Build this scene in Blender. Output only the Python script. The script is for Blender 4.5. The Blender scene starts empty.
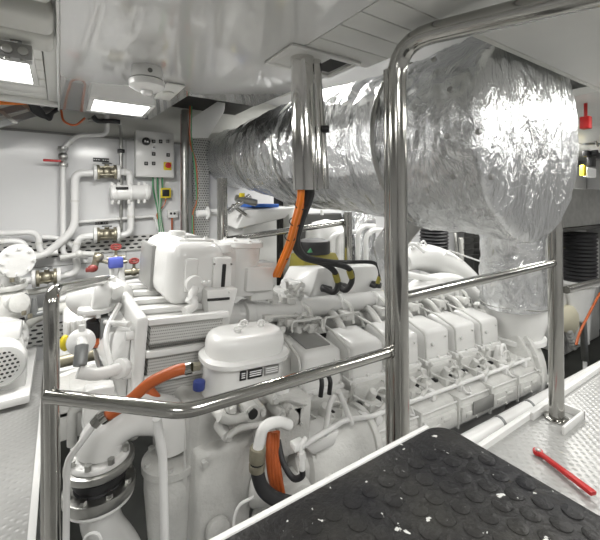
import bpy, bmesh, math, random
from mathutils import Vector, Matrix, noise
random.seed(4)
SC = bpy.context.scene
COL = SC.collection
FX, H0, HC = 363.0, 200.0, 1.4
def ray(u):
    s = (u-300)/FX
    return .552+.834*s, .834-.552*s
def Q(u, v, Y):
    dx, dy = ray(u); d = Y/dy
    return Vector((dx*d, Y, HC-(v-H0)/FX*d))
def D(u, v, d):
    dx, dy = ray(u)
    return Vector((dx*d, dy*d, HC-(v-H0)/FX*d))
def G(u, v, Z=0.0):
    dx, dy = ray(u); d = (HC-Z)*FX/(v-H0)
    return Vector((dx*d, dy*d, Z))
# ------------------------------------------------------------------ materials
MATS = {}
def mat(name, col, rough=.4, metal=0., bump=0., bscale=40., coat=0., var=0., vscale=3., spec=.5):
    m = bpy.data.materials.new(name); m.use_nodes = True
    nt = m.node_tree; b = nt.nodes['Principled BSDF']
    b.inputs['Base Color'].default_value = (*col, 1); b.inputs['Roughness'].default_value = rough
    b.inputs['Metallic'].default_value = metal; b.inputs['Coat Weight'].default_value = coat
    b.inputs['Specular IOR Level'].default_value = spec
    tc = nt.nodes.new('ShaderNodeTexCoord')
    if var:
        n = nt.nodes.new('ShaderNodeTexNoise'); n.inputs['Scale'].default_value = vscale; n.inputs['Detail'].default_value = 6
        r = nt.nodes.new('ShaderNodeMapRange'); r.inputs[1].default_value = .3; r.inputs[2].default_value = .7
        r.inputs[3].default_value = 1-var; r.inputs[4].default_value = 1.0
        mx = nt.nodes.new('ShaderNodeVectorMath'); mx.operation = 'SCALE'; mx.inputs[0].default_value = col
        nt.links.new(tc.outputs['Object'], n.inputs['Vector']); nt.links.new(n.outputs['Fac'], r.inputs[0])
        nt.links.new(r.outputs[0], mx.inputs['Scale']); nt.links.new(mx.outputs[0], b.inputs['Base Color'])
    if bump:
        n = nt.nodes.new('ShaderNodeTexNoise'); n.inputs['Scale'].default_value = bscale; n.inputs['Detail'].default_value = 4
        bp = nt.nodes.new('ShaderNodeBump'); bp.inputs['Strength'].default_value = bump; bp.inputs['Distance'].default_value = .01
        nt.links.new(tc.outputs['Object'], n.inputs['Vector']); nt.links.new(n.outputs['Fac'], bp.inputs['Height'])
        nt.links.new(bp.outputs['Normal'], b.inputs['Normal'])
    MATS[name] = m
    return m
mat('paint', (.82, .82, .805), .22, bump=.08, bscale=30, var=.07)
mat('wall_grey', (.45, .45, .45), .5, var=.1)
mat('casting', (.70, .70, .675), .30, bump=.35, bscale=60, var=.2, vscale=7)
mat('pipe_white', (.80, .80, .79), .28, var=.05)
mat('panel_white', (.78, .78, .765), .13, coat=1., var=.04, vscale=1.2, bump=.03, bscale=2.5, spec=1.)
MATS['panel_white'].node_tree.nodes['Principled BSDF'].inputs['Coat IOR'].default_value = 1.5
mat('wall_paint', (.74, .745, .75), .16, var=.05, vscale=1.5, bump=.03, bscale=4)
mat('slat_white', (.72, .72, .69), .3, var=.06)
mat('beam_white', (.66, .66, .62), .45, var=.1)
mat('steel', (.50, .495, .47), .15, 1., bump=.05, bscale=14, var=.12, vscale=9)
mat('chrome', (.70, .69, .67), .09, 1., bump=.05, bscale=10)
mat('brushed', (.5, .5, .48), .36, 1., var=.2, vscale=12)
mat('grey_metal', (.33, .34, .34), .45, .7, var=.2)
mat('brass', (.42, .39, .30), .42, .8, var=.3, vscale=25)
mat('rubber', (.022, .022, .024), .55)
mat('black', (.015, .015, .016), .4)
mat('dark', (.045, .045, .042), .8, var=.4)
mat('bilge', (.03, .032, .028), .5, var=.5, vscale=4)
mat('orange_hose', (.50, .115, .03), .35, var=.15, vscale=20)
mat('orange_cable', (.85, .23, .02), .4)
mat('red', (.45, .015, .015), .35)
mat('dark_red', (.22, .04, .035), .4)
mat('blue', (.10, .13, .50), .4)
mat('navy', (.03, .05, .22), .4)
mat('blue_cloth', (.05, .17, .6), .6)
mat('yellow', (.75, .60, .03), .4)
mat('green', (.08, .30, .14), .45)
mat('olive', (.30, .26, .04), .5)
mat('cream', (.72, .68, .52), .5, var=.1)
mat('seam', (.16, .16, .15), .7)
mat('label_grey', (.30, .30, .29), .35, .3)
mat('mat_rubber', (.030, .030, .034), .42, bump=.5, bscale=55, var=.5, vscale=9, spec=.28)
mat('paper', (.82, .82, .82), .6)
def emit(name, col, s):
    m = bpy.data.materials.new(name); m.use_nodes = True; b = m.node_tree.nodes['Principled BSDF']
    b.inputs['Base Color'].default_value = (.9, .9, .9, 1)
    b.inputs['Emission Color'].default_value = (*col, 1); b.inputs['Emission Strength'].default_value = s
    MATS[name] = m
emit('lamp', (1, .985, .95), 9.)
# worn black mat: paint specks
def worn_mat():
    m = MATS['mat_rubber']; nt = m.node_tree; b = nt.nodes['Principled BSDF']
    tc = nt.nodes.new('ShaderNodeTexCoord')
    n = nt.nodes.new('ShaderNodeTexNoise'); n.inputs['Scale'].default_value = 42; n.inputs['Detail'].default_value = 3
    r = nt.nodes.new('ShaderNodeMapRange'); r.inputs[1].default_value = .70; r.inputs[2].default_value = .715
    n2 = nt.nodes.new('ShaderNodeTexNoise'); n2.inputs['Scale'].default_value = 5; n2.inputs['Detail'].default_value = 8
    cr = nt.nodes.new('ShaderNodeValToRGB')
    cr.color_ramp.elements[0].position = .35; cr.color_ramp.elements[0].color = (.011, .011, .013, 1)
    cr.color_ramp.elements[1].position = .75; cr.color_ramp.elements[1].color = (.035, .034, .030, 1)
    mx = nt.nodes.new('ShaderNodeMix'); mx.data_type = 'RGBA'; mx.inputs[7].default_value = (.6, .6, .58, 1)
    nt.links.new(tc.outputs['Object'], n.inputs['Vector']); nt.links.new(tc.outputs['Object'], n2.inputs['Vector'])
    nt.links.new(n.outputs['Fac'], r.inputs[0]); nt.links.new(r.outputs[0], mx.inputs[0])
    nt.links.new(n2.outputs['Fac'], cr.inputs[0]); nt.links.new(cr.outputs[0], mx.inputs[6])
    nt.links.new(mx.outputs[2], b.inputs['Base Color'])
worn_mat()
def foil():
    m = bpy.data.materials.new('foil'); m.use_nodes = True; nt = m.node_tree; b = nt.nodes['Principled BSDF']
    b.inputs['Metallic'].default_value = .95; b.inputs['Roughness'].default_value = .24
    b.inputs['Base Color'].default_value = (.74, .75, .76, 1)
    tc = nt.nodes.new('ShaderNodeTexCoord')
    mp = nt.nodes.new('ShaderNodeMapping'); mp.inputs['Scale'].default_value = (1.2, 1., .6)
    v = nt.nodes.new('ShaderNodeTexVoronoi'); v.feature = 'F1'; v.inputs['Scale'].default_value = 6
    n = nt.nodes.new('ShaderNodeTexNoise'); n.inputs['Scale'].default_value = 5; n.inputs['Detail'].default_value = 8; n.inputs['Distortion'].default_value = 1.6
    n3 = nt.nodes.new('ShaderNodeTexNoise'); n3.inputs['Scale'].default_value = 15; n3.inputs['Detail'].default_value = 5; n3.inputs['Distortion'].default_value = 2.2
    a = nt.nodes.new('ShaderNodeMath'); a.operation = 'ADD'; a2 = nt.nodes.new('ShaderNodeMath'); a2.operation = 'MULTIPLY_ADD'; a2.inputs[1].default_value = .3
    nt.links.new(tc.outputs['Object'], mp.inputs['Vector'])
    dis = nt.nodes.new('ShaderNodeMixRGB'); dis.inputs[0].default_value = .22
    nt.links.new(mp.outputs[0], dis.inputs[1]); nt.links.new(n.outputs['Color'], dis.inputs[2])
    nt.links.new(mp.outputs[0], n.inputs['Vector']); nt.links.new(mp.outputs[0], n3.inputs['Vector']); nt.links.new(dis.outputs[0], v.inputs['Vector'])
    nt.links.new(v.outputs['Distance'], a.inputs[0]); nt.links.new(n.outputs['Fac'], a.inputs[1])
    nt.links.new(n3.outputs['Fac'], a2.inputs[0]); nt.links.new(a.outputs[0], a2.inputs[2])
    bp = nt.nodes.new('ShaderNodeBump'); bp.inputs['Strength'].default_value = .75; bp.inputs['Distance'].default_value = .03
    nt.links.new(a2.outputs[0], bp.inputs['Height']); nt.links.new(bp.outputs['Normal'], b.inputs['Normal'])
    MATS['foil'] = m
foil()
def checker_plate():
    m = bpy.data.materials.new('checker'); m.use_nodes = True; nt = m.node_tree; b = nt.nodes['Principled BSDF']
    b.inputs['Roughness'].default_value = .38; b.inputs['Metallic'].default_value = .25
    tc = nt.nodes.new('ShaderNodeTexCoord'); sep = nt.nodes.new('ShaderNodeSeparateXYZ')
    nt.links.new(tc.outputs['Object'], sep.inputs[0])
    def M_(op, a, bb=None):
        n = nt.nodes.new('ShaderNodeMath'); n.operation = op
        for i, x in enumerate((a, bb)):
            if x is None: continue
            if isinstance(x, (int, float)): n.inputs[i].default_value = x
            else: nt.links.new(x, n.inputs[i])
        return n.outputs[0]
    p = M_('SINE', M_('MULTIPLY', M_('ADD', sep.outputs[0], sep.outputs[1]), 62.))
    q = M_('SINE', M_('MULTIPLY', M_('SUBTRACT', sep.outputs[0], sep.outputs[1]), 62.))
    h = M_('MULTIPLY', p, q)
    h = M_('ABSOLUTE', h); h = M_('POWER', h, 3.)
    bp = nt.nodes.new('ShaderNodeBump'); bp.inputs['Strength'].default_value = .6; bp.inputs['Distance'].default_value = .004
    nt.links.new(h, bp.inputs['Height']); nt.links.new(bp.outputs['Normal'], b.inputs['Normal'])
    n = nt.nodes.new('ShaderNodeTexNoise'); n.inputs['Scale'].default_value = 3; n.inputs['Detail'].default_value = 6
    cr = nt.nodes.new('ShaderNodeValToRGB'); cr.color_ramp.elements[0].color = (.33, .33, .32, 1); cr.color_ramp.elements[1].color = (.45, .45, .44, 1)
    nt.links.new(tc.outputs['Object'], n.inputs['Vector']); nt.links.new(n.outputs['Fac'], cr.inputs[0]); nt.links.new(cr.outputs[0], b.inputs['Base Color'])
    MATS['checker'] = m
checker_plate()
def perforated(name, base, axis, sx, sz, rad=.3):
    m = bpy.data.materials.new(name); m.use_nodes = True; nt = m.node_tree; b = nt.nodes['Principled BSDF']; b.inputs['Roughness'].default_value = .45
    tc = nt.nodes.new('ShaderNodeTexCoord'); sep = nt.nodes.new('ShaderNodeSeparateXYZ'); nt.links.new(tc.outputs['Object'], sep.inputs[0])
    def M_(op, a, bb=None):
        n = nt.nodes.new('ShaderNodeMath'); n.operation = op
        for i, x in enumerate((a, bb)):
            if x is None: continue
            if isinstance(x, (int, float)): n.inputs[i].default_value = x
            else: nt.links.new(x, n.inputs[i])
        return n.outputs[0]
    zr = M_('MULTIPLY', sep.outputs[2], 1/sz); row = M_('FLOOR', zr)
    xs = M_('ADD', M_('MULTIPLY', sep.outputs[axis], 1/sx), M_('MULTIPLY', row, .5))
    fx = M_('SUBTRACT', M_('FRACT', xs), .5); fz = M_('SUBTRACT', M_('FRACT', zr), .5)
    e = M_('ADD', M_('POWER', M_('ABSOLUTE', fx), 2.), M_('POWER', M_('ABSOLUTE', M_('MULTIPLY', fz, 1.2)), 2.))
    hole = M_('LESS_THAN', e, rad*rad)
    mx = nt.nodes.new('ShaderNodeMix'); mx.data_type = 'RGBA'; mx.inputs[6].default_value = (*base, 1); mx.inputs[7].default_value = (.03, .03, .03, 1)
    nt.links.new(hole, mx.inputs[0]); nt.links.new(mx.outputs[2], b.inputs['Base Color'])
    MATS[name] = m
perforated('perf_tray', (.62, .62, .60), 0, .085, .04, .33)
perforated('perf_fine', (.60, .60, .58), 0, .03, .03, .28)
perforated('fins', (.58, .58, .56), 0, .009, .014, .22)
perforated('fan_holes', (.7, .7, .68), 0, .028, .028, .33)
# ------------------------------------------------------------------ mesh builder
def T_(bm2, tgt):
    me = bpy.data.meshes.new('t'); bm2.to_mesh(me); tgt.from_mesh(me); bpy.data.meshes.remove(me); bm2.free()
SPLIT = {'washer', 'fitting', 'foot_flange', 'seam_strip', 'tie_bar', 'screw', 'wing_nut', 'cable_boot', 'inspection_cover', 'connector', 'slot', 'cable_plug', 'clamp', 'flange', 'backing_flange', 'pipe_flange', 'outlet', 'clip', 'stem', 'cover_knob', 'opening', 'nut', 'side_rail', 'upright'}
def islands(bm):
    seen = set(); out = []
    for v0 in bm.verts:
        if v0 in seen: continue
        st = [v0]; seen.add(v0); vs = []
        while st:
            v = st.pop(); vs.append(v)
            for e in v.link_edges:
                w = e.other_vert(v)
                if w not in seen: seen.add(w); st.append(w)
        nb = bmesh.new(); mp = {v: nb.verts.new(v.co) for v in vs}; fs = {f for v in vs for f in v.link_faces}
        for f in fs: nb.faces.new([mp[v] for v in f.verts])
        out.append(nb)
    # pieces that touch (boxes overlap) stay one piece
    bbs = []
    for b in out:
        c = [v.co for v in b.verts]
        bbs.append(([min(p[i] for p in c)-.002 for i in range(3)], [max(p[i] for p in c)+.002 for i in range(3)]))
    grp = list(range(len(out)))
    def find(i):
        while grp[i] != i: i = grp[i]
        return i
    for i in range(len(out)):
        for j in range(i):
            if all(bbs[i][0][k] <= bbs[j][1][k] and bbs[j][0][k] <= bbs[i][1][k] for k in range(3)): grp[find(i)] = find(j)
    res = {}
    for i, b in enumerate(out):
        g = find(i)
        if g not in res: res[g] = bmesh.new()
        T_(b, res[g])
    return list(res.values())
class MB:
    def __init__(s): s.bm = bmesh.new()
    def box(s, x0, x1, y0, y1, z0, z1, bev=.004, seg=2, m=None):
        b = bmesh.new(); bmesh.ops.create_cube(b, size=1)
        for v in b.verts:
            v.co = Vector(((x0+x1)/2+v.co.x*(x1-x0), (y0+y1)/2+v.co.y*(y1-y0), (z0+z1)/2+v.co.z*(z1-z0)))
        if bev:
            bev = min(bev, abs(x1-x0)*.48, abs(y1-y0)*.48, abs(z1-z0)*.48)
            bmesh.ops.bevel(b, geom=b.edges[:], offset=bev, segments=seg, profile=.5, affect='EDGES')
        if m is not None: b.transform(m)
        T_(b, s.bm); return s
    def hull(s, pts, bev=.01, seg=2):
        b = bmesh.new(); vs = [b.verts.new(p) for p in pts]
        r = bmesh.ops.convex_hull(b, input=vs)
        bmesh.ops.dissolve_limit(b, angle_limit=.02, verts=b.verts[:], edges=b.edges[:])
        if bev: bmesh.ops.bevel(b, geom=b.edges[:], offset=bev, segments=seg, profile=.5, affect='EDGES')
        T_(b, s.bm); return s
    def cyl(s, p0, p1, r0, r1=None, seg=20, bev=0):
        p0 = Vector(p0); p1 = Vector(p1); r1 = r0 if r1 is None else r1
        b = bmesh.new(); L = (p1-p0).length
        bmesh.ops.create_cone(b, cap_ends=True, segments=seg, radius1=r0, radius2=r1, depth=L)
        if bev:
            es = [e for e in b.edges if abs(e.verts[0].co.z-e.verts[1].co.z) < 1e-6]
            bmesh.ops.bevel(b, geom=es, offset=min(bev, L*.45, r0*.5), segments=2, profile=.5, affect='EDGES')
        q = (p1-p0).to_track_quat('Z', 'Y')
        b.transform(Matrix.Translation((p0+p1)/2) @ q.to_matrix().to_4x4()); T_(b, s.bm); return s
    def sph(s, c, r, sc=(1, 1, 1), seg=16):
        b = bmesh.new(); bmesh.ops.create_uvsphere(b, u_segments=seg, v_segments=seg//2+2, radius=r)
        b.transform(Matrix.Translation(Vector(c)) @ Matrix.Diagonal((*sc, 1))); T_(b, s.bm); return s
    def tube(s, pts, r, fil=None, seg=12, rfun=None):
        pts = [Vector(p) for p in pts]; fil = r*2.2 if fil is None else fil
        path = [pts[0]]
        for i in range(1, len(pts)-1):
            a, c, d = pts[i-1], pts[i], pts[i+1]
            l1 = (a-c).length; l2 = (d-c).length; f = min(fil, l1*.49, l2*.49)
            p = c+(a-c)/l1*f; q = c+(d-c)/l2*f
            for k in range(7):
                t = k/6; path.append(p*(1-t)**2+c*2*t*(1-t)+q*t*t)
        path.append(pts[-1]); s.sweep(path, r, seg, rfun); return s
    def spline(s, pts, r, seg=10, n=8, rfun=None):
        pts = [Vector(p) for p in pts]; P = [pts[0]*2-pts[1]]+pts+[pts[-1]*2-pts[-2]]; path = []
        for i in range(1, len(P)-2):
            for k in range(n):
                t = k/n; a, b, c, d = P[i-1], P[i], P[i+1], P[i+2]
                path.append(.5*((2*b)+(c-a)*t+(2*a-5*b+4*c-d)*t*t+(3*b-a-3*c+d)*t**3))
        path.append(pts[-1]); s.sweep(path, r, seg, rfun); return s
    def sweep(s, path, r, seg=12, rfun=None):
        bm = s.bm; t0 = (path[1]-path[0]).normalized(); up = Vector((0, 0, 1))
        if abs(t0.dot(up)) > .95: up = Vector((1, 0, 0))
        n = t0.cross(up).normalized(); rings = []
        for i, p in enumerate(path):
            t = (path[min(i+1, len(path)-1)]-path[max(i-1, 0)]).normalized()
            n = (n-t*n.dot(t)).normalized(); b = t.cross(n)
            rr = r if rfun is None else r*rfun(i/(len(path)-1))
            rings.append([bm.verts.new(p+(n*math.cos(2*math.pi*k/seg)+b*math.sin(2*math.pi*k/seg))*rr) for k in range(seg)])
        for a, c in zip(rings, rings[1:]):
            for k in range(seg): bm.faces.new((a[k], a[(k+1) % seg], c[(k+1) % seg], c[k]))
        bm.faces.new(rings[0][::-1]); bm.faces.new(rings[-1])
    def lathe(s, prof, org, axis=(0, 0, 1), seg=28, sc=(1, 1)):
        b = bmesh.new(); rings = []
        for r, h in prof:
            rings.append([b.verts.new((r*sc[0]*math.cos(2*math.pi*k/seg), r*sc[1]*math.sin(2*math.pi*k/seg), h)) for k in range(seg)])
        for a, c in zip(rings, rings[1:]):
            for k in range(seg): b.faces.new((a[k], a[(k+1) % seg], c[(k+1) % seg], c[k]))
        b.faces.new(rings[0][::-1]); b.faces.new(rings[-1])
        q = Vector(axis).to_track_quat('Z', 'Y'); b.transform(Matrix.Translation(Vector(org)) @ q.to_matrix().to_4x4()); T_(b, s.bm); return s
    def extr(s, prof, x0, x1, bev=0):   # profile in (y,z) along x
        b = bmesh.new(); A = [b.verts.new((x0, y, z)) for y, z in prof]; B = [b.verts.new((x1, y, z)) for y, z in prof]; n = len(prof)
        for k in range(n): b.faces.new((A[k], A[(k+1) % n], B[(k+1) % n], B[k]))
        b.faces.new(A[::-1]); b.faces.new(B); bmesh.ops.recalc_face_normals(b, faces=b.faces[:])
        if bev: bmesh.ops.bevel(b, geom=b.edges[:], offset=bev, segments=2, profile=.5, affect='EDGES')
        T_(b, s.bm); return s
    def poly(s, pts, z0, z1, bev=0):    # polygon in (x,y), from z0 to z1
        b = bmesh.new(); A = [b.verts.new((x, y, z0)) for x, y in pts]; B = [b.verts.new((x, y, z1)) for x, y in pts]; n = len(pts)
        for k in range(n): b.faces.new((A[k], A[(k+1) % n], B[(k+1) % n], B[k]))
        b.faces.new(A[::-1]); b.faces.new(B); bmesh.ops.recalc_face_normals(b, faces=b.faces[:])
        if bev: bmesh.ops.bevel(b, geom=b.edges[:], offset=bev, segments=2, profile=.5, affect='EDGES')
        T_(b, s.bm); return s
    def bolts(s, c, axis, R, n, r=.009, h=.012, ph=0):
        q = Vector(axis).to_track_quat('Z', 'Y'); c = Vector(c)
        for k in range(n):
            a = 2*math.pi*k/n+ph; o = q @ Vector((R*math.cos(a), R*math.sin(a), 0))
            s.cyl(c+o, c+o+Vector(axis).normalized()*h, r, seg=6)
        return s
    def build(s, name, m, parent=None, label=None, kind=None):
        if name in SPLIT and parent is not None:
            bmesh.ops.recalc_face_normals(s.bm, faces=s.bm.faces[:]); out = None
            for ib in islands(s.bm):
                q = MB(); q.bm.free(); q.bm = ib; out = q.build_one(name, m, parent, label, kind)
            s.bm.free(); return out
        return s.build_one(name, m, parent, label, kind)
    def build_one(s, name, m, parent=None, label=None, kind=None):
        bmesh.ops.recalc_face_normals(s.bm, faces=s.bm.faces[:])
        me = bpy.data.meshes.new(name); s.bm.to_mesh(me); s.bm.free()
        me.materials.append(MATS[m]); me.polygons.foreach_set('use_smooth', [True]*len(me.polygons))
        me.set_sharp_from_angle(angle=math.radians(38))
        o = bpy.data.objects.new(name, me); COL.objects.link(o)
        if parent is not None:
            o.parent = parent; o.matrix_parent_inverse = parent.matrix_basis.inverted()
        if label: o['label'] = label
        if kind: o['kind'] = kind
        return o
def tag(o, label, cat, group=None):
    o['label'] = label; o['category'] = cat
    if group: o['group'] = group
    return o
def thing(name, loc, label, cat, group=None, rot=(0, 0, 0)):
    o = bpy.data.objects.new(name, None); COL.objects.link(o); o.location = loc; o.rotation_euler = rot
    o.empty_display_size = .05; bpy.context.view_layer.update()
    return tag(o, label, cat, group)
def one(mb, name, m, label, cat, group=None): return tag(mb.build(name, m), label, cat, group)
def struct(mb, name, m): return mb.build(name, m, kind='structure')

# ================================================================== SETTING
WY = 4.5; CZ = 2.1
m = MB(); m.box(-2.6, 8.0, -2.0, 1.12, -.04, 0, 0); m.box(-2.6, -.08, 1.12, 3.9, -.04, 0, 0)
struct(m, 'floor', 'checker')
m = MB()
m.box(-.08, 8.0, 1.12, 1.15, -.30, .035, .003); m.box(-.11, -.08, 1.15, 3.9, -.30, .035, .003)
m.box(2.50, 2.80, .93, .945, 0, .05, .003); m.box(2.50, 2.80, 1.10, 1.12, 0, .05, .003)
m.box(2.785, 2.80, .93, 1.12, 0, .05, .003)
struct(m, 'trim_1', 'paint')
m = MB(); m.box(-2.6, 8, 1.1, WY, -.95, -.9, 0)
struct(m, 'floor.001', 'bilge')
m = MB(); m.box(-2.6, 8, WY, WY+.1, -.95, 2.10, 0); struct(m, 'wall_back', 'wall_paint')
m = MB(); m.box(-2.6, 8, WY+.02, WY+.1, 2.10, 2.75, 0)
struct(m, 'wall_back.001', 'beam_white')
m = MB()
m.box(-2.6, 8, WY-.012, WY, 2.075, 2.10, 0)
for x in (-.55, .62, 1.75, 3.0): m.box(x, x+.006, WY-.004, WY, .2, 2.075, 0)
m.box(-2.6, 8, WY-.006, WY, .72, .726, 0)
struct(m, 'trim_2', 'label_grey')
m = MB(); m.box(-2.7, -2.6, -2, WY, -.95, 2.75, 0); struct(m, 'wall_left', 'wall_grey')
m = MB(); m.box(8, 8.1, -2, WY, -.95, 2.75, 0); struct(m, 'wall_right', 'wall_grey')
m = MB(); m.box(-2.6, 8, -2.1, -2, -.05, 2.75, 0); struct(m, 'wall_front', 'wall_grey')
m = MB(); m.box(-2.7, 8.1, -2.1, WY+.1, 2.75, 2.85, 0); struct(m, 'ceiling.001', 'wall_grey')
# dropped ceiling panels, with cut-outs around the duct
m = MB()
m.poly([(0, -2), (.93, -2), (.93, 1.425), (1.28, 1.425), (1.22, 2.45), (.72, 2.45), (.66, 3.36), (0, 3.36)], CZ, CZ+.05, .004)
struct(m, 'ceiling', 'panel_white')
m = MB()
ys = [-2, -.6, .35, .60, .88, 1.00, 1.12, 1.26, 1.42]
for a, b in zip(ys, ys[1:]): m.box(.934, 1.36, a+.003, b-.003, CZ, CZ+.05, .003)
for a in (.3, -.55, -1.4): m.box(1.364, 8, a-.84, a-.006, CZ, CZ+.05, .003)
m.box(1.364, 8, .303, .86, CZ, CZ+.05, .003)
m.box(4.4, 8, .893, WY, CZ+.02, CZ+.07, .003); m.box(2.98, 4.397, .893, 3.0, CZ+.02, CZ+.07, .003)
struct(m, 'ceiling.002', 'slat_white')
m = MB(); m.box(1.364, 8, .862, .89, CZ+.0, CZ+.64, .003)
m.box(1.33, 1.36, .89, 2.3, CZ+.052, 2.75, 0); m.box(.66, .69, 2.5, WY, CZ+.3, 2.75, 0)
struct(m, 'trim_3', 'beam_white')
# left ceiling zone: slatted strip ceiling and two big rounded beams along x
m = MB()
y = -2.0
while y < 3.15:
    w = .19; m.box(-2.6, -.075, y, min(y+w-.006, 3.27), CZ+.04, CZ+.07, .003); y += w
m.box(-.07, -.005, -2, 3.3, CZ+.035, CZ+.075, .003); m.box(-2.6, -.01, 3.27, 3.31, CZ+.0, CZ+.10, .003)
struct(m, 'ceiling.003', 'slat_white')
m = MB(); m.box(-.012, .0, -2, 3.36, CZ-.012, CZ+.06, .003); struct(m, 'trim_4', 'paint')
m = MB()
for y0, y1 in ((1.34, 1.50), (1.60, 1.785), (1.80, 1.985)):
    m.box(-2.6, -.02, y0, y1, CZ-.045, CZ+.045, .03, 4)
struct(m, 'trim_5', 'beam_white')
# ------------------------------------------------------------------ ceiling lights
def light(x0, x1, y0, y1, z, label, power=34, fr=.03):
    t = thing('ceiling_light', ((x0+x1)/2, (y0+y1)/2, z), label, 'ceiling light')
    m = MB(); m.box(x0-fr, x1+fr, y0-fr, y0, z-.012, z+.03, .003); m.box(x0-fr, x1+fr, y1, y1+fr, z-.012, z+.03, .003)
    m.box(x0-fr, x0, y0, y1, z-.012, z+.03, .003); m.box(x1, x1+fr, y0, y1, z-.012, z+.03, .003); m.build('frame', 'paint', t)
    m = MB(); m.box(x0, x1, y0, y1, z-.004, z+.02, .002); m.build('diffuser', 'lamp', t)
    L = bpy.data.lights.new('lamp', 'AREA'); L.shape = 'RECTANGLE'; L.size = x1-x0; L.size_y = y1-y0; L.energy = power; L.color = (1, .985, .95)
    o = bpy.data.objects.new('lamp_light', L); COL.objects.link(o); o.location = ((x0+x1)/2, (y0+y1)/2, z-.02)
light(.20, .56, 2.86, 3.22, CZ, 'small square recessed light in the glossy ceiling panel, above the control box')
light(-1.05, -.14, 2.10, 2.84, CZ+.04, 'large bright recessed light at the top left beside the grey socket box', 32)
light(2.75, 3.35, .28, .66, CZ, 'recessed ceiling light at the right edge, right of the foil duct', 26)
light(.35, .75, -.75, .05, CZ, 'recessed light in the glossy ceiling behind the viewer', 26)
light(2.3, 2.9, -.9, -.3, CZ, 'recessed light in the slatted ceiling behind the viewer', 26)
light(4.9, 5.6, 1.9, 2.5, CZ+.02, 'recessed light over the far right end of the engine room', 90)
light(3.0, 3.5, 3.3, 4.2, 2.72, 'ceiling light high behind the duct over the far side of the engine', 70)
light(5.4, 6.0, -.4, .3, CZ, 'recessed light over the right walkway', 40)
light(-1.3, -.8, -.7, .1, CZ+.04, 'recessed light in the slatted ceiling on the left behind the viewer', 20)
light(1.75, 2.15, 2.55, 2.75, 2.72, 'narrow ceiling light hidden above the foil duct', 40)

# ------------------------------------------------------------------ guard rail
gr = thing('guardrail', (1.19, 1.04, .0), 'polished stainless steel guard rail with tall curved centre post in front of the engine', 'railing')
CP = (1.19, 1.04)
m = MB()
p_top = D(396, 60, 1.5)
m.tube([(1.155, 1.035, 0), (1.15, 1.03, 2.03), (1.26, .86, 2.085), (1.42, .28, 2.085)] if False else
       [D(401, 534, 1.52), D(396, 42, 1.52), D(600, -8, 1.02), D(600, -8, 1.02)+(D(600, -8, 1.02)-D(396, 42, 1.52))*3.2], .040, .17, 20)
m.build('post', 'steel', gr)
m = MB(); m.tube([D(391.5, 534, 1.56), D(388.5, 70, 1.56)], .022, seg=14); m.build('post', 'steel', gr)
m = MB(); m.tube([(2.65, 1.03, 0), (2.62, 1.03, 1.36)], .042, seg=20); m.build('post', 'steel', gr)
m = MB(); m.cyl((2.65, 1.03, 0), (2.65, 1.03, .012), .07, seg=24, bev=.003); m.cyl((1.175, 1.02, 0), (1.175, 1.02, .012), .075, seg=24); m.build('foot_flange', 'steel', gr)
m = MB(); m.tube([D(403, 298, 1.52), Q(553, 263, 1.03)], .024, seg=16); m.build('rail', 'steel', gr)
m = MB(); m.tube([Q(566, 290, .99), Q(640, 271, 1.0)], .024, seg=16); m.build('rail', 'steel', gr)
m = MB(); m.tube([D(393, 351, 1.52), D(184, 412, 1.07), D(48, 396, 1.15)], .022, .05, 16); m.build('rail', 'steel', gr)
m = MB(); a = D(393, 351, 1.52); b = D(184, 412, 1.07); m.cyl(a, a+(b-a)*.035, .027, seg=16); m.build('collar', 'steel', gr)
m = MB(); m.tube([D(54, 700, 1.15), D(51, 291, 1.17), D(110, 279, 2.1)], .022, .06, 16)
m.build('post', 'steel', gr)
m = MB(); m.tube([D(44, 700, 1.22), D(44, 398, 1.22), D(52, 300, 1.22)], .010, .05, 10); m.build('brace', 'steel', gr)

# ------------------------------------------------------------------ platform with black rubber mat
pl = thing('platform', (.3, .1, 0), 'white steel platform with raised rim under the black mat', 'platform')
m = MB(); m.box(-.60, .90, -.60, .66, .70, .738, .004); m.build('deck', 'paint', pl)
m = MB(); m.box(-.60, .88, .660, .673, .68, .7535, .002); m.build('rim', 'paint', pl)
for x, y in ((-.5, -.5), (.80, -.5), (-.5, .58), (.80, .58)):
    m = MB(); m.box(x-.03, x+.03, y-.03, y+.03, 0, .70, .004); m.build('leg', 'paint', pl)
m = MB()
pts = [(-.60, -.60), (.925, -.60)]
for k in range(9):
    a = math.radians(k*90/8); pts.append((.865+.06*math.cos(a), .60+.058*math.sin(a)))
pts.append((-.60, .658)); m.poly(pts, .738, .752, .002)
px = .052
for i in range(-12, 19):
    for j in range(-14, 16):
        x = i*px+(.5*px if j % 2 else 0)+.03; y = j*px*.87
        if -.57 < x < .89 and -.57 < y < .63 and not (x > .85 and y > .58):
            m.lathe([(.0205, .751), (.0195, .7535), (.017, .7542), (.004, .7544)], (x, y, 0), seg=14)
one(m, 'rubber_mat', 'mat_rubber', 'worn black rubber mat with round studs and white paint specks in the foreground', 'mat')

# red handle on the floor
h = thing('lever', G(565, 470, .03), 'red painted lever handle lying on the checker plate beside the black mat', 'lever')
m = MB(); A = G(538, 452, .02); B = G(594, 494, .03)
dr = (B-A).normalized(); sd = dr.cross(Vector((0, 0, 1))).normalized()*.012; up = Vector((0, 0, .010))
m.hull([A+sd-up, A-sd-up, A+sd+up, A-sd+up, B+sd*1.5-up, B-sd*1.5-up, B+sd*1.5+up, B-sd*1.5+up], .005)
m.lathe([(.010, -.010), (.024, -.010), (.026, 0), (.024, .010), (.010, .010)], A, seg=20); m.build('grip', 'red', h)
m = MB(); m.lathe([(.006, .0), (.013, .0), (.015, .014), (.009, .016)], A, seg=16); m.build('eyelet', 'brushed', h)

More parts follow.
